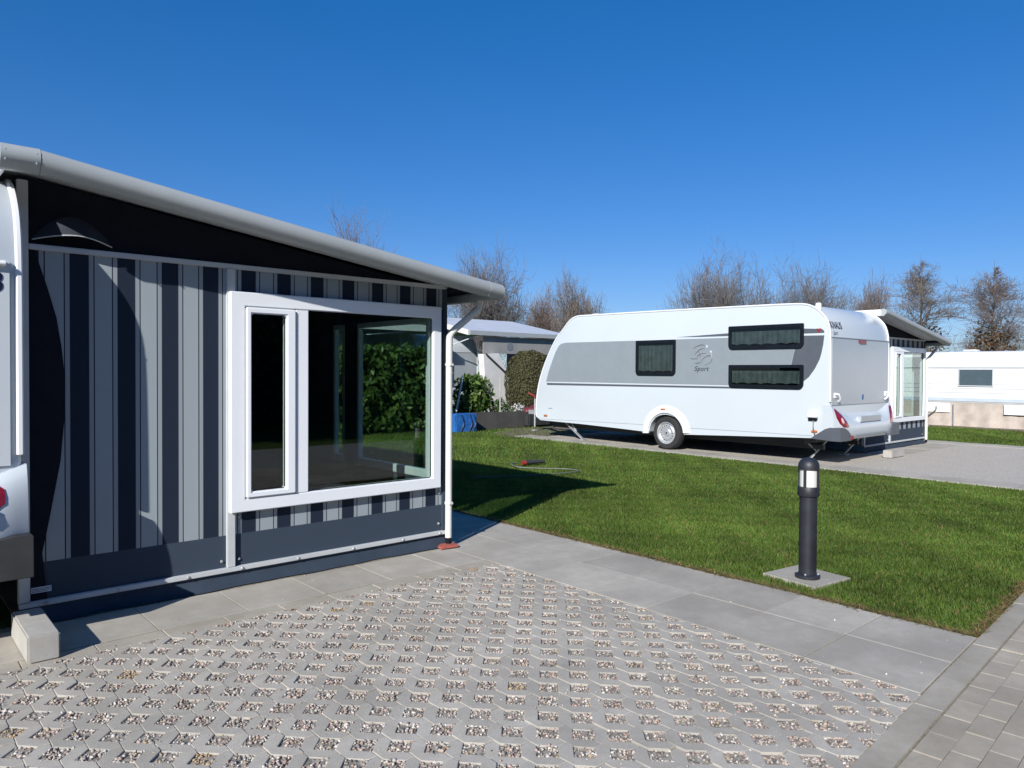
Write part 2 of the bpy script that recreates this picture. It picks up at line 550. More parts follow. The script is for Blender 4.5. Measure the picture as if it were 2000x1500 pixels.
def text(name, body, mat, parent, loc, rot, size, shear=0.0, offset=0.0, ext=0.0012, align='CENTER', space=1.0, xs=1.0):
    cu = bpy.data.curves.new(name, 'FONT')
    cu.body = body
    cu.size = size
    cu.shear = shear
    cu.offset = offset
    cu.extrude = ext
    cu.align_x = align
    cu.space_character = space
    cu.materials.append(mat)
    tmp = bpy.data.objects.new(name, cu)
    me = bpy.data.meshes.new_from_object(tmp)
    bpy.data.objects.remove(tmp)
    o = bpy.data.objects.new(name, me)
    COL.objects.link(o)
    o.parent = parent
    o.location = loc
    o.rotation_euler = rot
    o.scale = (xs, 1, 1)
    return o

def mesh_np(name, verts, faces, mat, parent=None, tint=None, smooth=False):
    """numpy arrays: faces all of one size; tint = colour per face"""
    me = bpy.data.meshes.new(name)
    nv, nf, k = len(verts), len(faces), faces.shape[1]
    me.vertices.add(nv)
    me.vertices.foreach_set('co', verts.astype(np.float32).ravel())
    me.loops.add(nf * k)
    me.loops.foreach_set('vertex_index', faces.astype(np.int32).ravel())
    me.polygons.add(nf)
    me.polygons.foreach_set('loop_start', np.arange(0, nf * k, k, dtype=np.int32))
    me.polygons.foreach_set('loop_total', np.full(nf, k, dtype=np.int32))
    me.update(calc_edges=True)
    if tint is not None:
        a = me.attributes.new('tint', 'FLOAT_COLOR', 'FACE')
        a.data.foreach_set('color', np.concatenate([tint, np.ones((nf, 1))], 1).astype(np.float32).ravel())
    if smooth:
        me.polygons.foreach_set('use_smooth', np.ones(nf, dtype=bool))
    me.materials.append(mat)
    o = bpy.data.objects.new(name, me)
    COL.objects.link(o)
    if parent is not None:
        o.parent = parent
    return o

# view test used only to choose which of many like pieces become single objects
_rows = np.array([r2, d2, f])
def in_view(x, y, z=0.0, margin=60):
    v = _rows @ (np.array([x, y, z]) - np.array([0, 0, CAM_H]))
    if v[2] < 0.1:
        return False
    px, py = 1000 + 1430 * v[0] / v[2], 750 + 1430 * v[1] / v[2]
    return -margin < px < 2000 + margin and -margin < py < 1500 + margin

def kerb_y(x):
    return 1.155 + 0.06 * (x - 2.7)

# ------------------------------------------------------------------ setting: ground, road, path, driveway
g = MB()
g.add([(-900, -900, -0.032), (900, -900, -0.032), (900, 900, -0.032), (-900, 900, -0.032)], [(0, 1, 2, 3)])
tag(g.build('ground', M['ground']), kind='structure')

# --- road of grey bricks, rows parallel to the kerb
A_R = math.atan(0.06)
ex, ey = np.array([math.cos(A_R), math.sin(A_R)]), np.array([-math.sin(A_R), math.cos(A_R)])
O_R = np.array([2.7, 1.155])
road = MB()
p = [O_R + ex * a + ey * b for a, b in ((-40, -0.118), (60, -0.118), (60, -4.6), (-40, -4.6))]
road.add([(q[0], q[1], -0.006) for q in p], [(0, 3, 2, 1)])
road = tag(road.build('road', M['road_far']), kind='structure')

def stone_mesh(name, outline, mat, h=0.05, ch=0.004, crown=0.0):
    """paving piece with a chamfered top; outline 2D, counter-clockwise"""
    c = np.mean(outline, axis=0)
    mb = MB(); n = len(outline)
    ins = []
    for q in outline:
        dv = np.array(q) - c
        L = np.linalg.norm(dv)
        ins.append(tuple(np.array(q) - dv / L * ch * 1.6))
    vs = [(q[0], q[1], -h) for q in outline] + [(q[0], q[1], -ch) for q in outline] + [(q[0], q[1], crown) for q in ins]
    fs = [(i, (i + 1) % n, n + (i + 1) % n, n + i) for i in range(n)]
    fs += [(n + i, n + (i + 1) % n, 2 * n + (i + 1) % n, 2 * n + i) for i in range(n)]
    fs.append(tuple(range(2 * n, 3 * n)))
    mb.add(vs, fs)
    me = bpy.data.meshes.new(name)
    me.from_pydata(mb.v, [], mb.f)
    me.materials.append(mat)
    return me

def lay(name, places, parent, limit=290, zrow=0.0):
    """places: (mesh, x, y, z, rotz). the largest in view become single parts, the rest one part"""
    order = sorted(places, key=lambda q: (0 if in_view(q[1], q[2]) else 1, q[1] ** 2 + q[2] ** 2))
    for me, x, y, z, a in order[:limit]:
        o = bpy.data.objects.new(name, me)
        COL.objects.link(o)
        o.parent = parent
        o.location = (x, y, z)
        o.rotation_euler = (rnd.gauss(0, 0.004), rnd.gauss(0, 0.004), a)
    rest = order[limit:]
    if rest:
        mb = MB()
        for me, x, y, z, a in rest:
            ca, sa = math.cos(a), math.sin(a)
            mb.add([(x + v.co.x * ca - v.co.y * sa, y + v.co.x * sa + v.co.y * ca, z + v.co.z) for v in me.vertices],
                   [tuple(q.vertices) for q in me.polygons])
        o = mb.build(name + 's', rest[0][0].materials[0], parent)
        o['kind'] = 'stuff'

def rect(w, h):
    return [(-w / 2, -h / 2), (w / 2, -h / 2), (w / 2, h / 2), (-w / 2, h / 2)]

brick_me = stone_mesh('brick', rect(0.2065, 0.1015), M['brick'], 0.06, 0.0018)
pl = []
for j in range(17):
    for i in range(-9, 38):
        a = (i + 0.5 * (j % 2)) * 0.2095 + rnd.gauss(0, 0.0015)
        b = -0.118 - 0.054 - j * 0.1045
        q = O_R + ex * a + ey * b
        pl.append((brick_me, q[0], q[1], rnd.gauss(0, 0.0012) - 0.001, A_R + rnd.gauss(0, 0.004)))
lay('brick', pl, road, 280)

kerb = MB()
p = [O_R + ex * a + ey * b for a, b in ((-40, 0.004), (60, 0.004), (60, -0.118), (-40, -0.118))]
kerb.add([(q[0], q[1], -0.004) for q in p], [(0, 3, 2, 1)])
kerb = tag(kerb.build('kerb', M['joint']), kind='structure')
kerb_me = stone_mesh('kerb_stone', rect(0.997, 0.112), M['kerb'], 0.09, 0.0025, 0.002)
for i in range(-5, 16):
    q = O_R + ex * (i * 1.0 + 0.25) + ey * (-0.057)
    o = bpy.data.objects.new('kerb_stone', kerb_me)
    COL.objects.link(o); o.parent = kerb
    o.location = (q[0], q[1], rnd.gauss(0.002, 0.001)); o.rotation_euler = (0, 0, A_R)

# --- slab path in front of and beside the near awning
path = MB()
for x0, x1, y0, y1 in ((3.585, 4.585, 1.20, 10.2), (-3.0, 3.585, 4.31, 4.92)):
    path.add([(x0, y0, -0.004), (x1, y0, -0.004), (x1, y1, -0.004), (x0, y1, -0.004)], [(0, 1, 2, 3)])
path = tag(path.build('path', M['joint']), kind='structure')
slab_me = stone_mesh('slab', rect(0.4975, 0.4975), M['slab'], 0.05, 0.0016)
def put_slab(x, y, me=slab_me, parent=path):
    o = bpy.data.objects.new('slab', me)
    COL.objects.link(o); o.parent = parent
    o.location = (x, y, rnd.gauss(0, 0.0012)); o.rotation_euler = (rnd.gauss(0, 0.002), rnd.gauss(0, 0.002), rnd.gauss(0, 0.0015))
for i in range(13):                                           # row along the awning
    put_slab(3.25 - 0.2515 - 0.503 * i, 4.572)
o = bpy.data.objects.new('slab', stone_mesh('slab', rect(0.330, 0.4965), M['slab'], 0.05, 0.003)); COL.objects.link(o); o.parent = path
o.location = (3.418, 4.572, 0)
for j in range(18):                                           # two columns along the lawn
    y = 1.275 + 0.5015 * j
    for k in range(2):
        if j == 0:
            x0 = 3.587 + 0.5 * k
            me = stone_mesh('slab', [(0, kerb_y(x0) + 0.012 - 1.0), (0.4965, kerb_y(x0 + 0.5) + 0.012 - 1.0), (0.4965, 1.772 - 1.0), (0, 1.772 - 1.0)], M['slab'], 0.05, 0.003)
            o = bpy.data.objects.new('slab', me); COL.objects.link(o); o.parent = path
            o.location = (x0, 1.0, 0)
        else:
            put_slab(3.587 + 0.25 + 0.5 * k, y + 0.25)

# --- drive of grid pavers: chamfered stones leave diamond holes that are filled with gravel
drive = MB()
drive.add([(-2.6, kerb_y(-2.6), -0.0068), (3.585, kerb_y(3.585), -0.0068), (3.585, 4.31, -0.0068), (-2.6, 4.31, -0.0068)], [(0, 1, 2, 3)])
drive = tag(drive.build('driveway', M['bed']), kind='structure')
edge_me = stone_mesh('edge_stone', rect(0.331, 0.118), M['kerb'], 0.08, 0.002, 0.001)
for i in range(19):
    o = bpy.data.objects.new('edge_stone', edge_me)
    COL.objects.link(o); o.parent = drive
    o.location = (3.585 - 0.167 - 0.334 * i, 4.248 + rnd.gauss(0, 0.0015), rnd.gauss(0, 0.0015)); o.rotation_euler = (0, 0, rnd.gauss(0, 0.005))
P_, HD = 0.1005, 0.061
X0, Y0 = 1.952, 2.171
LX, LY, TX, TY = -2.55, 0.4, 3.580, 4.186
# stone between the joint lines x = 0 and x = P_, with half holes bitten out of both sides
jw = 0.0009
def stone_outline():
    h = HD
    # left line: hole centres at y = -P_, +P_; right line: hole centres at y = 0 (mod 2P)
    pts = [(P_ - jw, -P_ + jw), (P_ - jw, -h), (P_ - h + 0.004, 0.0 - 0.002), (P_ - h + 0.004, 0.002), (P_ - jw, h), (P_ - jw, P_ - jw),
           (h - 0.004, P_ - jw), (jw, P_ - h), (jw, -P_ + h), (h - 0.004, -P_ + jw)]
    return [(x - P_ / 2, y) for x, y in pts]
so = stone_outline()
# order counter-clockwise, and give the notch edges their straight chamfers
def clip_poly(poly, ax, lim, keep_less):
    outp = []
    for i in range(len(poly)):
        a, b = poly[i], poly[(i + 1) % len(poly)]
        ia = (a[ax] <= lim) if keep_less else (a[ax] >= lim)
        ib = (b[ax] <= lim) if keep_less else (b[ax] >= lim)
        if ia:
            outp.append(a)
        if ia != ib:
            t_ = (lim - a[ax]) / (b[ax] - a[ax])
            outp.append((a[0] + t_ * (b[0] - a[0]), a[1] + t_ * (b[1] - a[1])))
    return outp
def notch_stone(poly):
    """concave outline: chamfer by moving each vertex inwards along its own normal"""
    n = len(poly)
    area = sum(poly[i][0] * poly[(i + 1) % n][1] - poly[(i + 1) % n][0] * poly[i][1] for i in range(n))
    if area < 0:
        poly = poly[::-1]
    ins = []
    for i in range(n):
        a, b, c = (np.array(poly[i - 1]), np.array(poly[i]), np.array(poly[(i + 1) % n]))
        e1, e2 = b - a, c - b
        n1 = np.array([-e1[1], e1[0]]) / (np.linalg.norm(e1) + 1e-9)
        n2 = np.array([-e2[1], e2[0]]) / (np.linalg.norm(e2) + 1e-9)
        q = b + 0.0022 * (n1 + n2) / (1 + max(-0.6, float(n1 @ n2)))
        ins.append(tuple(q))
    h, ch = 0.045, 0.0018
    vs = [(q[0], q[1], -h) for q in poly] + [(q[0], q[1], -ch) for q in poly] + [(q[0], q[1], 0.0) for q in ins]
    fs = [(i, (i + 1) % n, n + (i + 1) % n, n + i) for i in range(n)]
    fs += [(n + i, n + (i + 1) % n, 2 * n + (i + 1) % n, 2 * n + i) for i in range(n)]
    fs.append(tuple(range(2 * n, 3 * n)))
    me = bpy.data.meshes.new('paving_stone')
    me.from_pydata(vs, [], fs)
    me.materials.append(M['paver'])
    return me
full_stone = notch_stone(so)
pl = []
i0, i1 = int((LX - X0) / P_) - 2, int((TX - X0) / P_) + 2
j0, j1 = int((LY - Y0) / P_) - 2, int((TY - Y0) / P_) + 3
for i in range(i0, i1):
    xc = X0 + (i + 0.5) * P_
    for j in range(j0, j1):
        if (i + 1 + j) % 2:
            continue
        yc = Y0 + j * P_
        # right line index i+1 has holes where (i+1+j) is even
        ylow = kerb_y(xc) + 0.006
        x_lo, x_hi, y_lo, y_hi = xc - P_ / 2, xc + P_ / 2, yc - P_, yc + P_
        if x_lo > TX - 0.01 or y_lo > TY - 0.01 or y_hi < ylow + 0.01 or x_hi < LX:
            continue
        if x_hi <= TX and y_hi <= TY and y_lo >= ylow:
            me = full_stone
        else:
            poly = clip_poly(so, 0, TX - xc, True)
            poly = clip_poly(poly, 1, TY - yc, True)
            poly = clip_poly(poly, 1, ylow - yc, False)
            if len(poly) < 3:
                continue
            me = notch_stone(poly)
        pl.append((me, xc, yc, rnd.gauss(0, 0.0020), rnd.gauss(0, 0.007)))
lay('paving_stone', pl, drive, 292)

# gravel in the holes and a little of it strewn on the stones
def pebbles(centres, sizes, tints):
    t = (1 + 5 ** 0.5) / 2
    V = np.array([(-1, t, 0), (1, t, 0), (-1, -t, 0), (1, -t, 0), (0, -1, t), (0, 1, t), (0, -1, -t), (0, 1, -t), (t, 0, -1), (t, 0, 1), (-t, 0, -1), (-t, 0, 1)]) / 1.902
    Fc = np.array([(0, 11, 5), (0, 5, 1), (0, 1, 7), (0, 7, 10), (0, 10, 11), (1, 5, 9), (5, 11, 4), (11, 10, 2), (10, 7, 6), (7, 1, 8), (3, 9, 4), (3, 4, 2), (3, 2, 6), (3, 6, 8), (3, 8, 9), (4, 9, 5), (2, 4, 11), (6, 2, 10), (8, 6, 7), (9, 8, 1)])
    n = len(centres)
    sc = sizes[:, None] * nrs.uniform(0.55, 1.25, (n, 3))
    sc[:, 2] *= 0.75
    v = V[None] * sc[:, None, :] * nrs.uniform(0.8, 1.15, (n, 12, 1))
    a = nrs.uniform(0, 6.283, n)
    ca, sa = np.cos(a)[:, None], np.sin(a)[:, None]
    b = nrs.normal(0, 0.5, n)
    cb, sb = np.cos(b)[:, None], np.sin(b)[:, None]
    x, y, z = v[:, :, 0], v[:, :, 1], v[:, :, 2]
    y, z = y * cb - z * sb, y * sb + z * cb
    x, y = x * ca - y * sa, x * sa + y * ca
    v = np.stack([x, y, z], 2) + centres[:, None, :]
    fcs = (Fc[None] + 12 * np.arange(n)[:, None, None]).reshape(-1, 3)
    return v.reshape(-1, 3), fcs, np.repeat(tints, 20, 0)
PAL = np.array([(0.42, 0.385, 0.335), (0.30, 0.265, 0.23), (0.56, 0.51, 0.45), (0.68, 0.63, 0.57), (0.42, 0.29, 0.24), (0.48, 0.36, 0.30), (0.14, 0.125, 0.115), (0.44, 0.35, 0.22), (0.24, 0.22, 0.215), (0.52, 0.43, 0.37)])
PW = np.array([0.19, 0.13, 0.16, 0.09, 0.08, 0.11, 0.045, 0.05, 0.065, 0.08])
cs, ss, ts = [], [], []
for i in range(i0, i1 + 1):
    for j in range(j0, j1 + 1):
        if (i + j) % 2:
            continue
        x, y = X0 + i * P_, Y0 + j * P_
        if x > TX + 0.05 or y > TY + 0.05 or y < kerb_y(x) - 0.05 or not in_view(x, y, 0, 150):
            continue
        n = 50 if math.hypot(x, y) < 3.6 else 38
        q = nrs.uniform(-1, 1, (n, 2)) * 0.0445
        px = x + (q[:, 0] + q[:, 1]) * 0.7071
        py = y + (q[:, 0] - q[:, 1]) * 0.7071
        ok = (px < TX) & (py < TY) & (py > kerb_y(x) + 0.01)
        lvl = rnd.uniform(-0.0065, -0.0020)
        sandy = rnd.random() < 0.015
        zz = lvl + nrs.uniform(-0.004, 0.003, n)
        w = PW * nrs.uniform(0.4, 1.6, len(PW)); w /= w.sum()
        tt = PAL[nrs.choice(len(PAL), n, p=w)] * nrs.uniform(0.62, 0.98, (n, 1))
        if sandy:
            tt = np.array([[0.36, 0.27, 0.17]]) * nrs.uniform(0.8, 1.15, (n, 1))
        cs.append(np.stack([px, py, zz], 1)[ok]); ss.append(nrs.uniform(0.004, 0.0088, n)[ok]); ts.append(tt[ok])
n = 2600
px, py = nrs.uniform(-0.5, 4.5, n), nrs.uniform(1.2, 4.80, n)
ok = (py > kerb_y(px) + 0.02) & (nrs.uniform(0, 1, n) < np.where((px > 3.57) | (py > 4.18), 0.12, 1.0))
cs.append(np.stack([px, py, np.full(n, 0.0025)], 1)[ok]); ss.append((0.0018 + 0.0055 * nrs.uniform(0, 1, n) ** 4)[ok])
ts.append(PAL[nrs.choice(len(PAL), n, p=PW)][ok])
v, fc, tt = pebbles(np.concatenate(cs), np.concatenate(ss), np.concatenate(ts))
tag(mesh_np('gravel', v, fc, M['peb'], tint=tt), kind='stuff')

# --- far pitch: slab strip beside the far caravan and a paved forecourt
court = MB()
court.add([(11.46, 0.9, -0.006), (17.45, 1.9, -0.006), (17.45, 5.66, -0.006), (16.7, 5.66, -0.006), (16.7, 11.7, -0.006), (11.46, 11.7, -0.006)], [(0, 1, 2, 3, 4, 5)])
court = tag(court.build('forecourt', M['far_paving']), kind='structure')
for i in range(22):
    put_slab(11.205, 1.2 + 0.5 * i + 0.25, parent=court)
for i in range(14):
    put_slab(17.2, -1.2 + 0.5 * i + 0.3 + 0.9, parent=court)
for i in range(6):
    put_slab(13.9 + 0.5 * i, 5.30, parent=court)
soil = MB()
soil.prism([(10.6, 11.9), (13.6, 11.75), (15.6, 13.4), (12.4, 13.9), (11.2, 13.2), (10.9, 12.3)], 'z', -0.03, -0.012)
tag(soil.build('bare_earth', M['soil']), kind='structure')
soil = MB()
soil.prism([(22.1, -6), (22.45, 0), (22.0, 4), (22.3, 7), (22.0, 12), (26, 12), (26, -6)], 'z', -0.03, -0.014)
tag(soil.build('dry_verge', M['soil']), kind='structure')

# --- lawn blades
def blades(regions):
    V, T = [], []
    for x0, x1, y0, y1, dens, hgt in regions:
        n = int((x1 - x0) * (y1 - y0) * dens)
        x, y = nrs.uniform(x0, x1, n), nrs.uniform(y0, y1, n)
        d_ = np.hypot(x, y)
        keep = np.ones(n, bool)
        keep &= ~((np.abs(x - 5.06) < 0.30) & (np.abs(y - 2.49) < 0.30) & (np.abs((x - 5.06)) + np.abs(y - 2.49) < 0.8) & (y > 0) & inslab(x, y))
        keep &= y > kerb_y(x) + 0.012 + 0.012 * np.sin(x * 9.0) 
        keep &= ~((x < 4.60) & (y < 10.2))
        bare = (np.sin(x * 0.9 + 1.3 * np.sin(y * 0.7)) + np.sin(y * 1.1 + x * 0.35)) * 0.5
        keep &= nrs.uniform(0, 1, n) > 0.25 * (bare > 0.55)
        x, y, d_ = x[keep], y[keep], d_[keep]
        n = len(x)
        a = nrs.uniform(0, 6.283, n)
        h = hgt * nrs.uniform(0.55, 1.3, n)
        lean = nrs.uniform(0.1, 0.95, n) * h
        la = nrs.uniform(0, 6.283, n)
        w = nrs.uniform(0.0022, 0.0048, n) * (1 + 0.10 * np.maximum(d_ - 5, 0))
        zb = np.full(n, -0.026)
        p0 = np.stack([x - np.cos(a) * w, y - np.sin(a) * w, zb], 1)
        p1 = np.stack([x + np.cos(a) * w, y + np.sin(a) * w, zb], 1)
        p2 = np.stack([x + np.cos(la) * lean, y + np.sin(la) * lean, zb + h], 1)
        V.append(np.stack([p0, p1, p2], 1).reshape(-1, 3))
        u = nrs.uniform(0, 1, n)[:, None]
        col = (1 - u) * np.array([0.056, 0.108, 0.014]) + u * np.array([0.155, 0.240, 0.040])
        patch = sum(np.sin(x * fx + y * fy + ph) for fx, fy, ph in ((1.7, 0.9, 0.3), (-2.3, 1.9, 1.1), (4.1, 3.3, 2.0), (-5.3, 6.1, 0.7), (9.7, -8.3, 4.0), (13.0, 11.0, 5.0)))
        patch = (0.5 + patch / 7.0)[:, None]
        col = col * (0.72 + 0.56 * patch)
        dry = nrs.uniform(0, 1, n) < 0.045 + 0.10 * np.clip(patch[:, 0] - 0.55, 0, 1)
        edge = np.minimum(x - 4.585, y - kerb_y(x))
        dry |= (nrs.uniform(0, 1, n) < np.clip(0.80 - edge / 0.13, 0, 0.8)) & (edge < 0.2)
        col[dry] = np.array([0.33, 0.225, 0.095]) * nrs.uniform(0.6, 1.15, (dry.sum(), 1))
        T.append(col)
    v = np.concatenate(V)
    return v, np.arange(len(v)).reshape(-1, 3), np.concatenate(T)
SLC, SLA = np.array([5.06, 2.487]), R(-8)
def inslab(x, y):
    dx, dy = x - SLC[0], y - SLC[1]
    u = dx * math.cos(SLA) + dy * math.sin(SLA)
    w = -dx * math.sin(SLA) + dy * math.cos(SLA)
    return (np.abs(u) < 0.205) & (np.abs(w) < 0.205)
v, fc, tt = blades([(4.585, 7.2, 1.25, 5.6, 12500, 0.029), (4.585, 7.2, 5.6, 9, 6600, 0.029), (7.2, 10.95, 1.3, 6, 6400, 0.029), (7.2, 10.95, 6, 9, 4200, 0.029),
                    (4.585, 10.95, 9, 14.3, 1500, 0.044), (3.7, 4.6, 10.2, 14.3, 600, 0.045), (10.95, 13.2, 11.7, 14.0, 500, 0.045),
                    (17.5, 22.3, -1.0, 8.2, 900, 0.045), (2.0, 10, 14.3, 15.5, 300, 0.05)])
# straw-coloured blades that creep over the slab and kerb edges
n = 15000
along = nrs.uniform(0, 1, n)
kerbside = nrs.uniform(0, 1, n) < 0.4
off = nrs.normal(0.018, 0.022, n) * (0.6 + 0.8 * np.abs(np.sin(along * 37) * np.sin(along * 91 + 1)))
x = np.where(kerbside, 4.6 + 4.4 * along, 4.587 + off)
y = np.where(kerbside, kerb_y(4.6 + 4.4 * along) + 0.004 + off, 1.30 + 5.6 * along)
ok = (y > kerb_y(x) - 0.012)
x, y, n = x[ok], y[ok], int(ok.sum())
a, la = nrs.uniform(0, 6.283, n), nrs.uniform(0, 6.283, n)
w = nrs.uniform(0.0018, 0.0036, n)
L = nrs.uniform(0.015, 0.05, n)
zb = np.full(n, 0.001)
up = np.abs(nrs.normal(0, 0.35, n)) * L
e0 = np.stack([x - np.cos(a) * w, y - np.sin(a) * w, zb], 1)
e1 = np.stack([x + np.cos(a) * w, y + np.sin(a) * w, zb], 1)
e2 = np.stack([x + np.cos(la) * L, y + np.sin(la) * L, zb + up], 1)
ev = np.stack([e0, e1, e2], 1).reshape(-1, 3)
u = nrs.uniform(0, 1, (n, 1))
ec = np.where(u < 0.45, np.array([[0.36, 0.25, 0.11]]), np.where(u < 0.7, np.array([[0.20, 0.13, 0.07]]), np.array([[0.10, 0.16, 0.03]]))) * nrs.uniform(0.7, 1.2, (n, 1))
v = np.concatenate([v, ev]); tt = np.concatenate([tt, ec]); fc = np.arange(len(v)).reshape(-1, 3)
tag(mesh_np('lawn', v, fc, M['grass'], tint=tt), kind='stuff')
# ------------------------------------------------------------------ awning (used for the near and the far pitch)
def awning(org, label, near):
    t = empty('awning', org, label, 'awning')
    W = 2.96                                     # wall runs from x = -W to 0
    wx0, wx1, wz0, wz1 = -1.79, -0.075, 0.495, 1.967
    B = lambda *a: MB().box(*a)
    # cloth panels of the gable wall
    B(-W + 0.055, -1.80, 0.0, 0.012, 0.13, 2.12).build('side_panel', M['stripe'], t)
    B(-1.745, -0.03, 0.0, 0.012, wz1 - 0.02, 2.12).build('upper_panel', M['stripe'], t)
    B(-1.745, -0.03, 0.0, 0.012, 0.13, wz0 + 0.02).build('lower_panel', M['stripe'], t)
    # dark cloth that follows the caravan's curved back
    pts = [(-W + 0.055, 0.125), (-2.82, 0.125), (-2.845, 0.395), (-2.812, 0.567), (-2.78, 0.75), (-2.752, 0.916), (-2.732, 1.15), (-2.727, 1.39), (-2.745, 1.58), (-2.769, 1.743), (-2.81, 1.90), (-2.848, 2.029), (-2.875, 2.12), (-W + 0.055, 2.12)]
    MB().prism(pts, 'y', -0.006, -0.002).build('caravan_flap', M['navy'], t)
    top = lambda x: 2.59 - 0.1385 * (x + 2.91)
    MB().prism([(-W - 0.02, 2.15), (0.0, 2.15), (0.0, top(0) - 0.07), (-2.91, 2.52), (-W - 0.02, 2.52)], 'y', 0.003, 0.012).build('gable_cloth', M['navy'], t)
    # aluminium framing
    B(-W, -W + 0.055, -0.022, 0.03, 0.10, 2.50).build('post', M['alu'], t, 0.004)
    B(-1.80, -1.745, -0.024, 0.03, 0.13, 2.118).build('post', M['alu'], t, 0.004)
    B(-0.03, 0.012, -0.018, 0.03, 0.10, 2.118).build('post', M['slate'], t, 0.004)
    B(-W + 0.055, 0.012, -0.022, 0.03, 2.118, 2.15).build('rail', M['alu'], t, 0.004)
    rl = B(-W, 0.012, -0.026, 0.03, 0.098, 0.13).build('base_rail', M['alu'], t, 0.004)
    for k, x in enumerate([-2.83, -2.45, -2.05, -1.70, -1.30, -0.86, -0.42, -0.06]):
        MB().lathe([(0.001, -0.034), (0.007, -0.033), (0.010, -0.029), (0.011, -0.026)], 'y', (x, 0, 0.113), 10).build('snap_button', M['steel'], rl, smooth=True)
    for x, z in ((-1.83, 0.175), (-1.715, 0.175), (-0.06, 0.19), (-1.715, 0.46), (-0.06, 0.44)):
        MB().lathe([(0.001, -0.012), (0.007, -0.011), (0.010, -0.004), (0.010, 0.0)], 'y', (x, 0, z), 10).build('snap_button', M['steel'], t, smooth=True)
    if near:
        st = B(-2.90, -2.80, -0.0085, -0.0065, 0.172, 0.205).build('sticker', M['sticker'], t)
        for k in range(3):
            B(-2.895 + 0.0, -2.82 + 0.01 * k, -0.0098, -0.009, 0.178 + 0.008 * k, 0.1805 + 0.008 * k).build('print_line', M['blue_ink'], st)
    # skirt that lies out on the slabs
    sk = MB(); vs = []; fs = []
    n = 40
    for i in range(n + 1):
        x = -W + (W + 0.02) * i / n
        wv = 0.006 * math.sin(x * 7) + 0.004 * math.sin(x * 17)
        for y, z in ((0.0, 0.11), (-0.006 + wv * 0.3, 0.05), (-0.018 + wv, 0.006), (-0.05 + wv * 1.6, 0.004)):
            vs.append((x, y, z))
    for i in range(n):
        for k in range(3):
            a = i * 4 + k
            fs.append((a, a + 4, a + 5, a + 1))
    sk.add(vs, fs).build('skirt', M['slate'], t, smooth=True)
    # ventilation hood
    hv = MB(); vs = []; fs = []
    nx = 14
    for i in range(nx + 1):
        u = i / nx
        x = -2.886 + 0.405 * u
        arch = math.sin(math.pi * u)
        zf = 2.172 + 0.03 * arch + 0.004
        yf = -0.004 - 0.105 * arch
        zt = 2.178 + 0.15 * arch ** 0.8
        for s_ in range(5):
            q = s_ / 4
            vs.append((x, yf * (1 - q) - 0.003, zf + (zt - zf) * q + 0.012 * math.sin(math.pi * q) * arch))
    for i in range(nx):
        for s_ in range(4):
            a = i * 5 + s_
            fs.append((a, a + 5, a + 6, a + 1))
    hood = hv.add(vs, fs).build('vent_hood', M['hood'], t, smooth=True)
    MB().tube([vs[i * 5] for i in range(nx + 1)], 0.0035, 6).build('piping', M['alu'], hood)
    # window unit
    fr = MB()
    o_, i_ = -0.058, 0.035
    fr.frame(wx0, wx1, wz0, wz1, 0.098, 0.082, 0.088, 0.095, o_, i_)
    fr.box(-1.335, -1.237, o_ + 0.0015, i_, wz0 + 0.086, wz1 - 0.093)
    wf = fr.build('window_frame', M['white_frame'], t, 0.006)
    sx0, sx1, sz0, sz1 = wx0 + 0.101, -1.338, wz0 + 0.092, wz1 - 0.099
    sa = MB()
    b_ = 0.042
    o2 = -0.072
    sa.frame(sx0, sx1, sz0, sz1, b_ - 0.006, 0.068, b_, b_, o2, 0.0)
    sash = sa.build('sash', M['white_frame'], t, 0.008)
    B(sx0 + b_ - 0.006, sx1 - 0.068, -0.038, -0.032, sz0 + b_, sz1 - b_).build('pane', M['glass'], sash)
    gk = MB()
    gx0, gx1, gz0, gz1 = sx0 + b_ - 0.006, sx1 - 0.068, sz0 + b_, sz1 - b_
    gk.box(gx0, gx1, -0.046, -0.0395, gz1 - 0.006, gz1).box(gx0, gx1, -0.046, -0.0395, gz0, gz0 + 0.006).box(gx0, gx0 + 0.006, -0.046, -0.0395, gz0 + .006, gz1 - .006).box(gx1 - 0.006, gx1, -0.046, -0.0395, gz0 + .006, gz1 - .006)
    gk.build('gasket', M['black'], sash)
    B(-1.237, wx1 - 0.082, -0.024, -0.018, wz0 + 0.088, wz1 - 0.095).build('pane', M['glass'], t)
    gk = MB()
    gx0, gx1, gz0, gz1 = -1.237, wx1 - 0.082, wz0 + 0.088, wz1 - 0.095
    gk.box(gx0, gx1, -0.032, -0.0255, gz1 - 0.006, gz1).box(gx0, gx1, -0.032, -0.0255, gz0, gz0 + 0.006).box(gx0, gx0 + 0.006, -0.032, -0.0255, gz0 + .006, gz1 - .006).box(gx1 - 0.006, gx1, -0.032, -0.0255, gz0 + .006, gz1 - .006)
    gk.build('gasket', M['black'], t)
    # front wall (along the lawn) with a big window and a glazed door
    D = 5.2
    fw = MB()
    wins = [(0.21, 1.355, 0.60, 1.87), (1.645, 1.83, 0.60, 1.87)]
    fw.box(-0.025, 0.0, 0.033, 0.21, 0.0, 2.12).box(-0.025, 0.0, 1.355, 1.645, 0.0, 2.12).box(-0.025, 0.0, 1.83, D, 0.0, 2.12)
    for a, b2, c, e in wins:
        fw.box(-0.025, 0.0, a, b2, 0.0, c).box(-0.025, 0.0, a, b2, e, 2.12)
    fw.build('front_wall', M['slate'], t)
    for a, b2, c, e in wins:
        k = MB()
        k.frame(a - 0.02, b2 + 0.02, c - 0.06, e + 0.03, 0.035, 0.035, 0.07, 0.045, -0.035, 0.015, 'x')
        w2 = k.build('front_window', M['white_frame'], t, 0.004)
        B(-0.012, -0.006, a, b2, c, e).build('pane', M['glass'], w2)
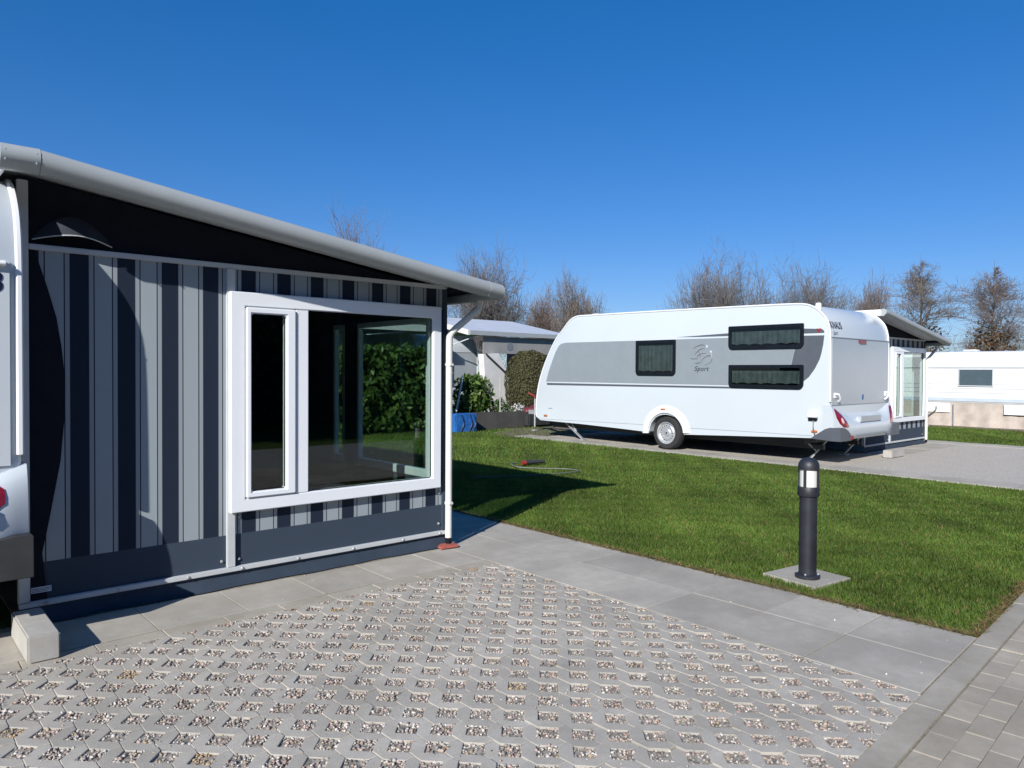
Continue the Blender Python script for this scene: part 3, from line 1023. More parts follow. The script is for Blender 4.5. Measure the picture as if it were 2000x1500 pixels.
    B(-W, -0.025, D, D + 0.02, 0.0, 2.3).build('end_wall', M['inner'], t)
    B(-W, -0.03, 0.035, D, 0.004, 0.02).build('floor', M['floor_wood'], t)
    # roof with a rounded fascia along the gable
    rf = MB()
    F0 = -0.42
    rf.prism([(-3.05, top(-2.91) - 0.03), (-2.91, top(-2.91) - 0.03), (0.27, top(0.27) - 0.03), (0.27, top(0.27) - 0.05), (-2.91, top(-2.91) - 0.05), (-3.05, top(-2.91) - 0.05)], 'y', F0 + 0.05, D + 0.4)
    roof = rf.build('roof', M['roof_sheet'], t)
    B(-3.075, -3.045, F0 + 0.09, D + 0.4, top(-2.91) - 0.12, top(-2.91) - 0.005).build('eave_trim', M['van_white'], roof, 0.01)
    def fascia(xa, xb, name, mat, grow=0.0, flat=False):
        prof = []
        g_ = grow
        prof = [(F0 + 0.085, 0.0 + g_), (F0 + 0.045, 0.0 + g_), (F0 + 0.022, -0.004 + g_), (F0 + 0.007, -0.014), (F0 - g_, -0.030), (F0 - 0.004 - g_, -0.052), (F0 - g_, -0.074), (F0 + 0.010, -0.088), (F0 + 0.036, -0.114 - g_), (F0 + 0.050, -0.120 - g_), (F0 + 0.085, -0.120 - g_)][::-1]
        vs = []
        for x in (xa, xb):
            zt = top(-2.91) if flat else top(x)
            vs += [(x, y, zt + z) for y, z in prof]
        n = len(prof)
        fs = [(i, (i + 1) % n, n + (i + 1) % n, n + i) for i in range(n)] + [tuple(range(n - 1, -1, -1)), tuple(range(n, 2 * n))]
        return MB().add(vs, fs).build(name, mat, t, smooth=True)
    fascia(-2.905, 0.14, 'fascia', M['fascia'])
    capl = fascia(-3.08, -2.907, 'fascia_cap', M['fascia'], 0.003, True)
    fascia(0.142, 0.285, 'fascia_cap', M['fascia'], 0.003)
    for x in (-3.06, -2.925):
        for z in (-0.035, -0.085):
            MB().ico((x, F0 - 0.001, top(-2.91) + z), 0.006, 0.006, 0.006).build('rivet', M['steel'], capl)
    # eave gutter along the lawn side and the downpipe
    B(0.20, 0.295, F0 + 0.08, D + 0.4, top(0.27) - 0.118, top(0.27) - 0.052).build('gutter', M['fascia'], roof, 0.012)
    B(0.0, 0.27, F0 + 0.078, D, top(0.27) - 0.075 + 0.03, top(0.27) - 0.055 + 0.03).build('soffit', M['navy'], t)
    dp = MB().tube([(0.245, -0.15, 2.07), (0.245, -0.15, 2.00), (0.238, -0.148, 1.975), (0.220, -0.143, 1.95), (0.050, -0.075, 1.795), (0.022, -0.060, 1.762), (0.009, -0.053, 1.73), (0.006, -0.052, 1.69), (0.006, -0.052, 0.075)], 0.028, 16).build('downpipe', M['cream_pipe'], t, smooth=True)
    for z in (1.50, 0.36):
        b3 = MB().lathe([(0.0295, -0.012), (0.034, -0.010), (0.034, 0.010), (0.0295, 0.012)], 'z', (0.006, -0.052, z), 16)
        b3.box(-0.012, 0.022, -0.092, -0.083, z - 0.008, z + 0.008)
        b3.build('pipe_bracket', M['cream_pipe'], dp, smooth=True)
    MB().tube([(0.006, -0.052, 0.076), (0.006, -0.052, 0.012)], 0.024, 14).build('pipe_foot', M['black'], dp, smooth=True)
    return t

awning((3.62, 4.89, 0), 'striped grey awning with the large white window and grey roof nearest the camera', True)
awning((16.62, 5.68, 0), 'distant striped awning seen edge-on behind the bird-emblem caravan', False)

cap = MB().prism([(3.50, 4.76), (3.66, 4.74), (3.68, 4.80), (3.66, 4.86), (3.56, 4.87), (3.51, 4.83)], 'z', 0.004, 0.026)
tag(cap.build('drain_cover', M['brick_red'], bevel=0.006), 'flat brick-red drain cover on the slabs under the cream downpipe', 'drain cover')

# ------------------------------------------------------------------ caravans
def offset_profile(pr, dlt):
    n = len(pr); outp = []
    for i in range(n):
        a, b, c = Vector(pr[i - 1]), Vector(pr[i]), Vector(pr[(i + 1) % n])
        e1, e2 = (b - a).normalized(), (c - b).normalized()
        n1, n2 = Vector((-e1.y, e1.x)), Vector((-e2.y, e2.x))
        k = (n1 + n2) / max(0.4, 1 + n1.dot(n2))
        outp.append((b.x + k.x * dlt, b.y + k.y * dlt))
    return outp

WB = 2.26        # body width
def caravan(org, label, style, zs=1.0, group=None):
    t = empty('caravan', org, label, 'caravan', group)
    upper = [(0.0, 0.46), (0.0, 1.0), (0.004, 1.7), (0.012, 2.03), (0.036, 2.19), (0.085, 2.31), (0.18, 2.42), (0.295, 2.50), (0.43, 2.545), (0.69, 2.562), (1.32, 2.574), (3.2, 2.598), (5.05, 2.612), (5.44, 2.60), (5.64, 2.50), (5.80, 2.345), (5.98, 2.185), (6.157, 1.943), (6.338, 1.635), (6.484, 1.323), (6.575, 1.008), (6.61, 0.744), (6.615, 0.52), (6.58, 0.43)]
    up = [(y, z if z < 1.2 else 1.2 + (z - 1.2) * zs) for y, z in smooth_pts(upper, 3)]
    wy, wz = 3.09, 0.31
    arch = [(wy + 0.385 * math.cos(R(a)), wz + 0.345 * math.sin(R(a))) for a in range(2, 180, 13)]
    low = [(6.47, 0.37), (5.2, 0.352), (4.25, 0.326), (wy + 0.40, 0.30)] + arch + [(wy - 0.40, 0.308), (1.40, 0.368), (0.86, 0.392), (0.25, 0.418), (0.03, 0.43)]
    prof = up + low
    pr = prof[::-1]                                    # counter-clockwise in (y, z)
    area = sum(pr[i][0] * pr[(i + 1) % len(pr)][1] - pr[(i + 1) % len(pr)][0] * pr[i][1] for i in range(len(pr)))
    if area < 0:
        pr = pr[::-1]
    nl = len(pr)
    rings = []
    for x, dl in ((0.0, 0.045), (0.006, 0.022), (0.02, 0.007), (0.045, 0.0), (WB - 0.045, 0.0), (WB - 0.02, 0.007), (WB - 0.006, 0.022), (WB, 0.045)):
        q = offset_profile(pr, dl) if dl else pr
        q = [(a if b2 > 0.6 else b0[0], b2 if b0[1] > 0.70 else b0[1]) for (a, b2), b0 in zip(q, pr)]
        rings.append([(x, a, b2) for a, b2 in q])
    vs = [p_ for ring in rings for p_ in ring]
    fs = []
    for i in range(len(rings) - 1):
        for k in range(nl):
            k2 = (k + 1) % nl
            fs.append((i * nl + k, i * nl + k2, (i + 1) * nl + k2, (i + 1) * nl + k))
    fs.append(tuple(range(nl - 1, -1, -1)))
    fs.append(tuple((len(rings) - 1) * nl + k for k in range(nl)))
    body = MB().add(vs, fs).build('body', M['caravan'], t, smooth=True)
    for pg in body.data.polygons:
        if len(pg.vertices) > 10:
            pg.use_smooth = False
    body.data.set_sharp_from_angle(angle=R(20))
    # corner trims along the profile edge
    tp = [q for q in up if q[1] > 0.9 or q[0] > 3]
    for x in (0.012, WB - 0.012):
        MB().tube([(x, a, b2) for a, b2 in offset_profile(tp, 0.0)][:], 0.017, 6).build('corner_trim', M['trim'], t, smooth=True)
    MB().box(0.20, WB - 0.20, 0.5, 6.3, 0.29, 0.42).build('underfloor', M['chassis'], t)
    # seams low on the side
    for pts in ([(6.475, 0.398), (4.874, 0.42), (3.60, 0.436)], [(2.60, 0.433), (1.40, 0.447), (0.27, 0.452)]):
        MB().tube([(-0.0005, a, b2) for a, b2 in pts], 0.0035, 5).build('seam', M['band'], t)
    # wheel arch lip and wheel
    for side in (0, 1):
        sx = (lambda x: x) if side == 0 else (lambda x: WB - x)
        ar = MB(); vs = []; fs = []
        k = 0
        angs = [R(a) for a in range(-4, 185, 9)]
        for a in angs:
            for rr, x in ((0.385, 0.01), (0.39, -0.028), (0.41, -0.034), (0.50, -0.022), (0.53, -0.004), (0.53, 0.01)):
                vs.append((sx(x), wy + rr * 1.03 * math.cos(a), wz + rr * 0.97 * math.sin(a)))
        for i in range(len(angs) - 1):
            for q in range(5):
                a = i * 6 + q
                fs.append((a, a + 6, a + 7, a + 1))
        arch_o = ar.add(vs, fs).build('wheel_arch', M['trim'], t, smooth=True)
        if side == 0:
            MB().box(-0.040, -0.018, 3.085, 3.195, 0.735, 0.768).build('marker_lamp', M['amber'], arch_o, 0.008)
        wx = 0.055 if side == 0 else WB - 0.055
        sg = -1 if side == 0 else 1
        wh = MB().lathe([(0.195, 0.02), (0.205, 0.045), (0.24, 0.055), (0.285, 0.048), (0.307, 0.02), (0.312, -0.03), (0.312, -0.10), (0.285, -0.14), (0.2, -0.14)], 'x', (0, 0, 0), 40)
        wh.v = [(wx + sg * x, wy + y, wz + z) for x, y, z in wh.v]
        whl = wh.build('wheel', M['rubber'], t, smooth=True)
        rm = MB().lathe([(0.207, 0.040), (0.207, 0.052), (0.198, 0.054), (0.188, 0.040), (0.178, 0.012), (0.165, 0.004), (0.150, 0.022), (0.120, 0.030), (0.085, 0.022), (0.07, 0.034), (0.04, 0.038), (0.001, 0.038)], 'x', (0, 0, 0), 40)
        rm.v = [(wx + sg * x, wy + y, wz + z) for x, y, z in rm.v]
        rim = rm.build('rim', M['rim'], whl, smooth=True)
        if side == 0:
            hl = MB()
            for k in range(16):
                a = 2 * math.pi * k / 16
                ca, sa = math.cos(a), math.sin(a)
                c0 = (wx - 0.0262, wy + 0.137 * ca, wz + 0.137 * sa)
                hl.ico(c0, 0.004, 0.013, 0.013)
            for k in range(5):
                a = 2 * math.pi * k / 5 + 0.3
                hl.ico((wx - 0.030, wy + 0.060 * math.cos(a), wz + 0.060 * math.sin(a)), 0.012, 0.010, 0.010)
            hl.ico((wx - 0.037, wy, wz), 0.012, 0.022, 0.022)
            hl.build('bolt_holes', M['black'], whl)['kind'] = 'stuff'
    # windows on the left side (facing the lawn)
    def rrect(y0, y1, z0, z1, rad):
        pts = []
        for cy, cz, a0, rr in ((y1, z1, 0, 0.02), (y0, z1, 90, 0.02), (y0, z0, 180, rad), (y1, z0, 270, rad)):
            cx = cy - rr if a0 in (0, 270) else cy + rr
            cz2 = cz - rr if a0 in (0, 90) else cz + rr
            for k in range(5):
                a = R(a0 + 90 * k / 4)
                pts.append((cx + rr * math.cos(a), cz2 + rr * math.sin(a)))
        return pts
    def side_window(y0, y1, z0, z1):
        pts = rrect(y0, y1, z0, z1, 0.075)
        inn = rrect(y0 + 0.055, y1 - 0.055, z0 + 0.06, z1 - 0.05, 0.05)
        n = len(pts)
        vs = [(-0.004, a, b2) for a, b2 in pts] + [(-0.030, a, b2) for a, b2 in pts] + [(-0.030, a, b2) for a, b2 in inn] + [(-0.006, a, b2) for a, b2 in inn]
        fs = []
        for q in range(3):
            for i in range(n):
                fs.append((q * n + i, q * n + (i + 1) % n, (q + 1) * n + (i + 1) % n, (q + 1) * n + i))
        w = MB().add(vs, fs).build('window', M['black'], t)
        MB().prism(inn, 'x', -0.0295, -0.0265).build('pane', M['tint'], w)
        MB().prism(inn, 'x', -0.0065, -0.004).build('backing', M['black'], w)
        cu = MB(); vs = []; fs = []
        L = y1 - y0 - 0.13; n = int(L / 0.008)
        for i in range(n + 1):
            u = i / n
            y = y0 + 0.065 + L * u
            w_ = math.sin(u * L * 62 + 1.5 * math.sin(u * L * 11)) * 0.5 + 0.5
            zb = z0 + 0.075 + 0.018 * abs(math.sin(u * L * 14))
            for z in (zb, (z0 + z1) / 2, z1 - 0.10):
                vs.append((-0.009 - 0.012 * w_, y, z))
        for i in range(n):
            for k in range(2):
                a = i * 3 + k
                fs.append((a, a + 3, a + 4, a + 1))
        cu.add(vs, fs).build('curtain', M['curtain'], w, smooth=True)
        MB().box(-0.040, -0.031, (y0 + y1) / 2 - 0.03, (y0 + y1) / 2 + 0.05, z0 + 0.035, z0 + 0.05).build('window_stay', M['black'], w, 0.003)
        return w
    XT = (-0.0035, 0.0)
    tl = (R(90), 0, R(-90))
    if style == 'sport':
        band = [(6.296, 1.228), (6.225, 1.429), (6.118, 1.66), (6.012, 1.863), (5.92, 1.99), (5.84, 2.045), (5.70, 2.064), (3.795, 2.056), (1.785, 2.056), (0.578, 2.05), (0.635, 1.582), (1.20, 1.582), (1.774, 1.228)]
        band = [(6.296, 1.228), (6.225, 1.429), (6.118, 1.66), (6.012, 1.863), (5.92, 1.99), (5.84, 2.045), (5.70, 2.064), (3.795, 2.056), (0.53, 2.050), (0.66, 1.50), (0.70, 1.228)]
        MB().prism(band, 'x', *XT).build('side_band', M['band'], t)
        MB().prism([(0.526, 2.046), (0.098, 2.040), (0.112, 1.90), (0.14, 1.76), (0.168, 1.664), (0.242, 1.516), (0.337, 1.385), (0.433, 1.308), (0.50, 1.27), (0.60, 1.235), (0.695, 1.228), (0.655, 1.50)], 'x', -0.0035, 0.0).build('side_swoosh', M['dark_band'], t)
        MB().prism([(6.278, 1.198), (6.262, 1.152), (1.774, 1.172), (0.70, 1.176), (0.72, 1.204), (1.774, 1.204), (4.565, 1.199)], 'x', *XT).build('pinstripe', M['dark_band'], t)
        MB().prism([(2.864, 2.094), (1.786, 2.130), (0.425, 2.158), (0.137, 2.142), (0.10, 2.110), (0.099, 2.078), (0.425, 2.078), (1.785, 2.082), (2.308, 2.084)], 'x', *XT).build('pinstripe', M['dark_band'], t)
        side_window(2.88, 3.80, 1.385, 2.052)
        side_window(0.425, 1.775, 1.845, 2.245)
        side_window(0.422, 1.765, 1.188, 1.580)
        # two birds in line work
        st = [[(2.477, 1.757), (2.403, 1.83), (2.33, 1.871), (2.256, 1.874)], [(2.503, 1.874), (2.404, 1.925), (2.306, 1.944), (2.233, 1.905)], [(2.426, 1.661), (2.402, 1.745), (2.329, 1.786), (2.231, 1.789)],
              [(2.351, 1.597), (2.303, 1.681), (2.206, 1.743), (2.134, 1.742), (2.109, 1.679), (2.156, 1.617), (2.277, 1.575)], [(2.564, 1.704), (2.489, 1.693), (2.426, 1.703)], [(2.475, 1.618), (2.401, 1.614), (2.352, 1.639)],
              [(2.403, 1.83), (2.35, 1.79), (2.36, 1.72)], [(2.14, 1.80), (2.12, 1.76), (2.10, 1.70)]]
        lg = MB()
        for s_ in st:
            pts = smooth_pts(s_, 4)
            n = len(pts)
            lg.tube([(-0.004, a, b2) for a, b2 in pts], [0.002 + 0.0085 * math.sin(math.pi * min(1, (i + 0.6) / n)) for i in range(n)], 6)
        lg.build('bird_emblem', M['ink_grey'], t)
        for cy, cz in ((2.22, 1.911), (2.135, 1.815)):
            MB().lathe([(0.001, -0.005), (0.022, -0.005), (0.022, -0.003)], 'x', (0, cy, cz), 14).build('emblem_dot', M['caravan'], t)
        text('lettering', 'Sport', M['ink'], t, (-0.0055, 2.33, 1.475), tl, 0.12, 0.25, 0.001, space=1.1)
        rd = MB()
        for a, b2, w_, h_ in ((0.175, 2.118, 0.05, 0.02), (0.205, 2.135, 0.03, 0.03), (0.19, 2.10, 0.03, 0.03), (0.165, 2.145, 0.02, 0.02)):
            rd.box(-0.0055, -0.0034, a - w_ / 2, a + w_ / 2, b2 - h_ / 2, b2 + h_ / 2)
        rd.build('red_mark', M['red'], t)
        # supply box with its cable, lamps, hatch
        sb = MB().box(-0.05, -0.0, 0.18, 0.33, 0.745, 0.845).build('socket_cover', M['trim'], t, 0.008)
        MB().box(-0.045, -0.001, 0.185, 0.325, 0.705, 0.742).build('socket', M['black'], sb, 0.004)
        MB().tube([(-0.035, 0.24, 0.71), (-0.05, 0.235, 0.60), (-0.045, 0.215, 0.50), (0.05, 0.22, 0.38)], 0.007, 6).build('cable', M['cable'], sb)
        MB().box(-0.018, 0.0, 0.185, 0.285, 0.505, 0.545).build('marker_lamp', M['amber'], t, 0.008)
        MB().box(-0.014, 0.0, 6.25, 6.36, 0.455, 0.495).build('marker_lamp', M['amber'], t, 0.008)
        MB().box(-0.006, 0.0, 6.10, 6.22, 0.637, 0.652).build('hatch_catch', M['band'], t, 0.002)
        # vents on the roof
        MB().lathe([(0.10, 0.0), (0.10, 0.04), (0.085, 0.06), (0.001, 0.064)], 'z', (0.35, 5.15, 2.605), 16).build('roof_vent', M['trim'], t, smooth=True)
        MB().box(0.04, 0.10, 0.19, 0.27, 2.43, 2.56).build('roof_lamp', M['trim'], t, 0.012)
    elif style == 'near':
        side_window(2.88, 3.80, 1.385, 2.052)
    # ---- rear
    MB().prism([(0.05, 0.94), (WB - 0.05, 0.94), (WB - 0.05, 2.0), (0.05, 2.0)], 'y', -0.012, 0.06).build('rear_panel', M['rear_panel'] if style != 'near' else M['caravan'], t, 0.006)
    if style == 'near':
        gr = MB().tube([(0.5, -0.032, 1.985), (WB - 0.075, -0.032, 1.985)], 0.013, 10)
        gr.tube([(WB - 0.085, -0.032, 1.985), (WB - 0.085, 0.03, 1.985)], 0.016, 10)
        gr.build('grab_rail', M['trim'], t, smooth=True)
    else:
        MB().box(0.04, WB - 0.04, -0.016, 0.05, 2.003, 2.016).build('rear_seam', M['band'], t)
    def ztop(x):
        u = abs(x / WB * 2 - 1)
        return 0.80 + 0.15 * max(0, (u - 0.55) / 0.45) ** 1.5
    def bulge(x, z):
        u = x / WB * 2 - 1
        zt = ztop(x)
        q = min(1, max(0, (z - 0.40) / (zt - 0.40)))
        prf = math.sin(math.pi * min(1, 0.16 + 0.86 * q)) ** 0.55 if q < 0.999 else 0.0
        edge = max(0.0, 1 - abs(u) ** 7)
        return -0.02 - (0.155 * prf) * (0.35 + 0.65 * edge)
    bb = MB(); vs = []; fs = []
    nx, nz = 44, 16
    for i in range(nx + 1):
        x = -0.012 + (WB + 0.024) * i / nx
        xx = min(max(x, 0), WB)
        for k in range(nz + 1):
            z = 0.40 + (ztop(xx) - 0.40) * k / nz
            vs.append((x, bulge(xx, z), z))
    for i in range(nx):
        for k in range(nz):
            a = i * (nz + 1) + k
            fs.append((a, a + nz + 1, a + nz + 2, a + 1))
    off = len(vs)
    for i in range(nx + 1):                     # back closure
        vs.append((vs[i * (nz + 1)][0], 0.10, 0.40))
        vs.append((vs[i * (nz + 1)][0], 0.10, vs[i * (nz + 1) + nz][2]))
    for i in range(nx):
        fs.append((i * (nz + 1), off + 2 * i, off + 2 * i + 2, (i + 1) * (nz + 1)))
        fs.append((i * (nz + 1) + nz, (i + 1) * (nz + 1) + nz, off + 2 * i + 3, off + 2 * i + 1))
    fs.append(tuple(list(range(nz + 1)) + [off + 1, off]))
    e0 = nx * (nz + 1)
    fs.append(tuple(list(range(e0 + nz, e0 - 1, -1)) + [off + 2 * nx, off + 2 * nx + 1]))
    bum = bb.add(vs, fs).build('bumper', M['caravan'], t, smooth=True)
    def patch(poly, name, mat, par, lift=0.006, mir=False):
        c = (sum(q[0] for q in poly) / len(poly), sum(q[1] for q in poly) / len(poly))
        ring2 = [((q[0] + c[0]) / 2, (q[1] + c[1]) / 2) for q in poly]
        fx = (lambda x: WB - x) if mir else (lambda x: x)
        P3 = lambda q, l: (fx(q[0]), bulge(fx(q[0]), q[1]) - l, q[1])
        n = len(poly)
        vs = [P3(q, -0.004) for q in poly] + [P3(q, lift) for q in poly] + [P3(q, lift + 0.006) for q in ring2] + [P3(c, lift + 0.006)]
        fs = []
        for q in range(2):
            for i in range(n):
                fs.append((q * n + i, q * n + (i + 1) % n, (q + 1) * n + (i + 1) % n, (q + 1) * n + i))
        fs += [(2 * n + i, 2 * n + (i + 1) % n, 3 * n) for i in range(n)]
        return MB().add(vs, fs).build(name, mat, par, smooth=True)
    lp = [(0.035, 0.87), (0.06, 0.895), (0.10, 0.885), (0.20, 0.80), (0.28, 0.70), (0.33, 0.61), (0.27, 0.60), (0.17, 0.605), (0.10, 0.66), (0.05, 0.75)]
    if style == 'near':
        lp = [(0.088, 0.80), (0.092, 0.835), (0.135, 0.875), (0.30, 0.875), (0.32, 0.735), (0.135, 0.735), (0.092, 0.765)]
    for mir in (False, True):
        l_ = patch(lp, 'tail_light', M['red_lens'], t, 0.006, mir)
        patch([(0.13, 0.735), (0.16, 0.755), (0.19, 0.72), (0.19, 0.67), (0.16, 0.66), (0.135, 0.69)], 'lens', M['silver_lens'], l_, 0.014, mir)
    MB().box(0.74, WB - 0.74, -0.1745, -0.10, 0.665, 0.755).build('plate_recess', M['rear_panel'], t, 0.004)
    for fx in ((lambda x: x), (lambda x: WB - x)):
        bc = MB().prism([(fx(x), z) for x, z in ((-0.0185, 0.39), (-0.0185, 0.60), (0.06, 0.605), (0.16, 0.59), (0.26, 0.55), (0.34, 0.49), (0.38, 0.42), (0.38, 0.39))], 'y', -0.186, -0.02)
        bc.prism([(-0.021, 0.392), (0.30, 0.410), (0.23, 0.46), (0.15, 0.515), (0.06, 0.575), (-0.021, 0.602)], 'x', fx(-0.0165), fx(0.10))
        bc.build('bumper_corner', M['chassis'] if style == 'near' else M['dark_band'], t, 0.003)
    MB().box(0.34, 0.44, -0.196, -0.15, 0.405, 0.465).build('reflector', M['red'], t, 0.006)
    MB().bar((0.55, -0.168, 0.455), (WB - 0.45, -0.168, 0.465), 0.012, 0.016).build('bumper_line', M['band'], t)
    for mir in ((1, -1) if style != 'near' else (1,)):
        xc = 0.16 if mir == 1 else WB - 0.16
        h_ = MB().box(xc - 0.045, xc + 0.045, -0.03, -0.010, 1.06, 1.14)
        h_.tube([(xc - 0.03 * mir, -0.03, 1.12), (xc + 0.00 * mir, -0.07, 1.115), (xc + 0.05 * mir, -0.075, 1.05), (xc + 0.075 * mir, -0.03, 1.00)], 0.017, 8)
        h_.build('grab_handle', M['trim'], t, smooth=True)
    if style != 'near':
        MB().box(1.00, 1.26, -0.03, -0.014, 1.935, 1.998).build('brake_light', M['red_lens'], t, 0.005)
    if style == 'sport':
        text('lettering', 'KNAUS', M['ink'], t, (0.26, 0.019, 2.155), (R(72), 0, 0), 0.165, 0.0, 0.0012, xs=0.74)
        text('lettering', 'Sport', M['ink_grey'], t, (0.20, 0.008, 2.055), (R(83), 0, 0), 0.09, 0.25, 0.0, xs=0.8)
        text('lettering', 's', M['blue'], t, (1.17, -0.014, 1.02), (R(90), 0, 0), 0.16, 0.2, 0.008)
    if style == 'near':
        text('lettering', '3', M['blue_ink'], t, (WB - 0.112, -0.014, 1.842), (R(90), 0, 0), 0.145, 0.0, 0.002)
    # ---- chassis, steadies, drawbar
    if style != 'behind':
        ch = MB().box(0.45, 0.52, 0.3, 6.5, 0.20, 0.27).box(WB - 0.52, WB - 0.45, 0.3, 6.5, 0.20, 0.27).tube([(0.1, wy, wz), (WB - 0.1, wy, wz)], 0.04, 10)
        ch.build('chassis', M['chassis'], t)
        for x in (0.48, WB - 0.48):
            MB().bar((x - 0.05, 0.53, 0.02), (x + 0.18, 0.28, 0.41), 0.065, 0.022).bar((x + 0.03, 0.44, 0.16), (x - 0.16, 0.62, 0.40), 0.022, 0.022).box(x - 0.12, x + 0.03, 0.47, 0.60, 0.0, 0.02).build('steady_leg', M['steel'], t)
        for x in (0.16, WB - 0.16):
            MB().bar((x, 5.34, 0.02), (x, 5.92, 0.40), 0.055, 0.025).bar((x + 0.03, 5.55, 0.17), (x + 0.03, 5.75, 0.39), 0.02, 0.02).box(x - 0.05, x + 0.05, 5.28, 5.42, 0.0, 0.02).build('steady_leg', M['steel'], t)
        db = MB().bar((0.5, 6.4, 0.36), (1.13, 7.75, 0.43), 0.05, 0.09).bar((WB - 0.5, 6.4, 0.36), (1.13, 7.75, 0.43), 0.05, 0.09).box(1.07, 1.19, 7.6, 8.0, 0.40, 0.50)
        db.build('drawbar', M['steel'], t)
        jw_ = MB().tube([(1.02, 7.72, 0.10), (1.02, 7.72, 0.78)], 0.024, 10).box(0.98, 1.06, 7.66, 7.78, 0.0, 0.03)
        jk = jw_.build('jockey_wheel', M['steel'], t)
        MB().tube([(1.02, 7.72, 0.79), (1.02, 7.72, 0.83), (1.05, 7.80, 0.86), (0.95, 7.9, 0.92)], 0.02, 8).build('handle', M['red'], jk)
    else:
        # window with a blue curtain in the end wall
        fr = MB().box(0.16, 1.28, -0.05, -0.012, 0.98, 1.90).build('end_window', M['black'], t, 0.02)
        cu = MB(); vs = []; fs = []
        for i in range(121):
            x = 0.2 + 1.04 * i / 120
            for z in (1.02, 1.86):
                vs.append((x, -0.058 - 0.01 * math.sin(i * 0.9), z))
        for i in range(120):
            fs.append((2 * i, 2 * i + 2, 2 * i + 3, 2 * i + 1))
        cu.add(vs, fs).build('curtain', M['blue_curtain'], fr, smooth=True)
    return t

caravan((11.27, 5.20, 0), 'white caravan with silver side band, bird emblem and three dark windows on the lawn', 'sport')
near = caravan((0.640 - WB, 4.555, 0), 'white caravan at the left edge with a blue number and red tail light', 'near', 0.965)
caravan((12.02, 17.6, 0), 'white caravan with a blue-curtained window behind the laurel shrub', 'behind', 0.98)
caravan((7.7, 17.9, 0), 'white caravan behind the laurel hedge, seen through the large awning window', 'behind', 0.95)

# ------------------------------------------------------------------ bollard lamp
bt = empty('bollard_light', (5.012, 2.455, 0), 'black bollard lamp with a domed cap and white lens on a slab in the lawn', 'bollard lamp')
MB().lathe([(0.001, 0.0), (0.085, 0.0), (0.085, 0.018), (0.078, 0.024), (0.060, 0.026)], 'z', (0, 0, 0.004), 28).build('flange', M['bollard'], bt, smooth=True)
MB().lathe([(0.060, 0.026), (0.060, 0.578)], 'z', (0, 0, 0.004), 32).build('tube', M['bollard'], bt, smooth=True)
MB().lathe([(0.060, 0.575), (0.072, 0.577), (0.074, 0.582), (0.074, 0.638), (0.071, 0.643), (0.05, 0.645)], 'z', (0, 0, 0.004), 32).build('collar', M['bollard'], bt, smooth=True)
MB().lathe([(0.060, 0.643), (0.060, 0.765)], 'z', (0, 0, 0.004), 32).build('lens', M['opal'], bt, smooth=True)
cg = MB()
for k in range(4):
    a = 2 * math.pi * k / 4 + R(4.5)
    ca, sa = math.cos(a), math.sin(a)
    q = [(0.060, -0.009), (0.071, -0.009), (0.071, 0.009), (0.060, 0.009)]
    MB().prism([(x * ca - y * sa, x * sa + y * ca) for x, y in q], 'z', 0.645, 0.775).build('cage_bar', M['bollard'], bt)
MB().lathe([(0.058, 0.765), (0.071, 0.766), (0.072, 0.785), (0.069, 0.806), (0.058, 0.826), (0.040, 0.840), (0.018, 0.847), (0.001, 0.849)], 'z', (0, 0, 0.004), 32).build('cap', M['bollard'], bt, smooth=True)
for k in range(4):
    a = 2 * math.pi * k / 4 + R(15)
    MB().ico((0.071 * math.cos(a), 0.071 * math.sin(a), 0.034), 0.009, 0.009, 0.009).build('bolt', M['steel'], bt)
fs_ = stone_mesh('footing_slab', rect(0.42, 0.42), M['slab'], 0.05, 0.004)
o = bpy.data.objects.new('footing_slab', fs_); COL.objects.link(o)
o.location = (SLC[0], SLC[1], 0.0); o.rotation_euler = (0, 0, SLA)
tag(o, 'square concrete slab set in the lawn under the black bollard lamp', 'slab')

# ------------------------------------------------------------------ concrete blocks
kb = MB().box(0.605, 0.745, 4.215, 4.72, 0.0, 0.135).build('concrete_block', M['block'], bevel=0.008)
tag(kb, 'pale concrete block lying on the paving at the near caravan', 'block', 'concrete blocks beside the caravans')
kb = MB().box(13.15, 13.70, 4.98, 5.13, 0.0, 0.13).build('concrete_block', M['block'], bevel=0.008)
tag(kb, 'concrete block on the far forecourt by the distant striped awning', 'block', 'concrete blocks beside the caravans')

# ------------------------------------------------------------------ power plug on the lawn
cp = empty('cable_plug', (7.62, 8.27, 0), 'black plug with a red end and grey lead lying on the lawn', 'plug')
MB().tube([(0.02, 0.01, 0.035), (0.18, -0.02, 0.045), (0.40, -0.06, 0.035)], [0.032, 0.036, 0.024], 12).build('plug_body', M['chassis'], cp, smooth=True)
MB().tube([(0.0, 0.015, 0.036), (0.06, 0.0, 0.038)], 0.035, 12).build('plug_cap', M['red'], cp, smooth=True)
MB().tube(smooth_pts([(-0.09, 0.03, 0.04), (-0.25, 0.0, 0.05), (-0.26, -0.18, 0.015), (-0.05, -0.42, 0.005), (0.25, -0.75, 0.0), (0.15, -1.0, 0.0), (-0.6, -0.9, 0.005), (-1.4, -0.5, 0.0)], 6), 0.008, 6).build('lead', M['cable'], cp, smooth=True)

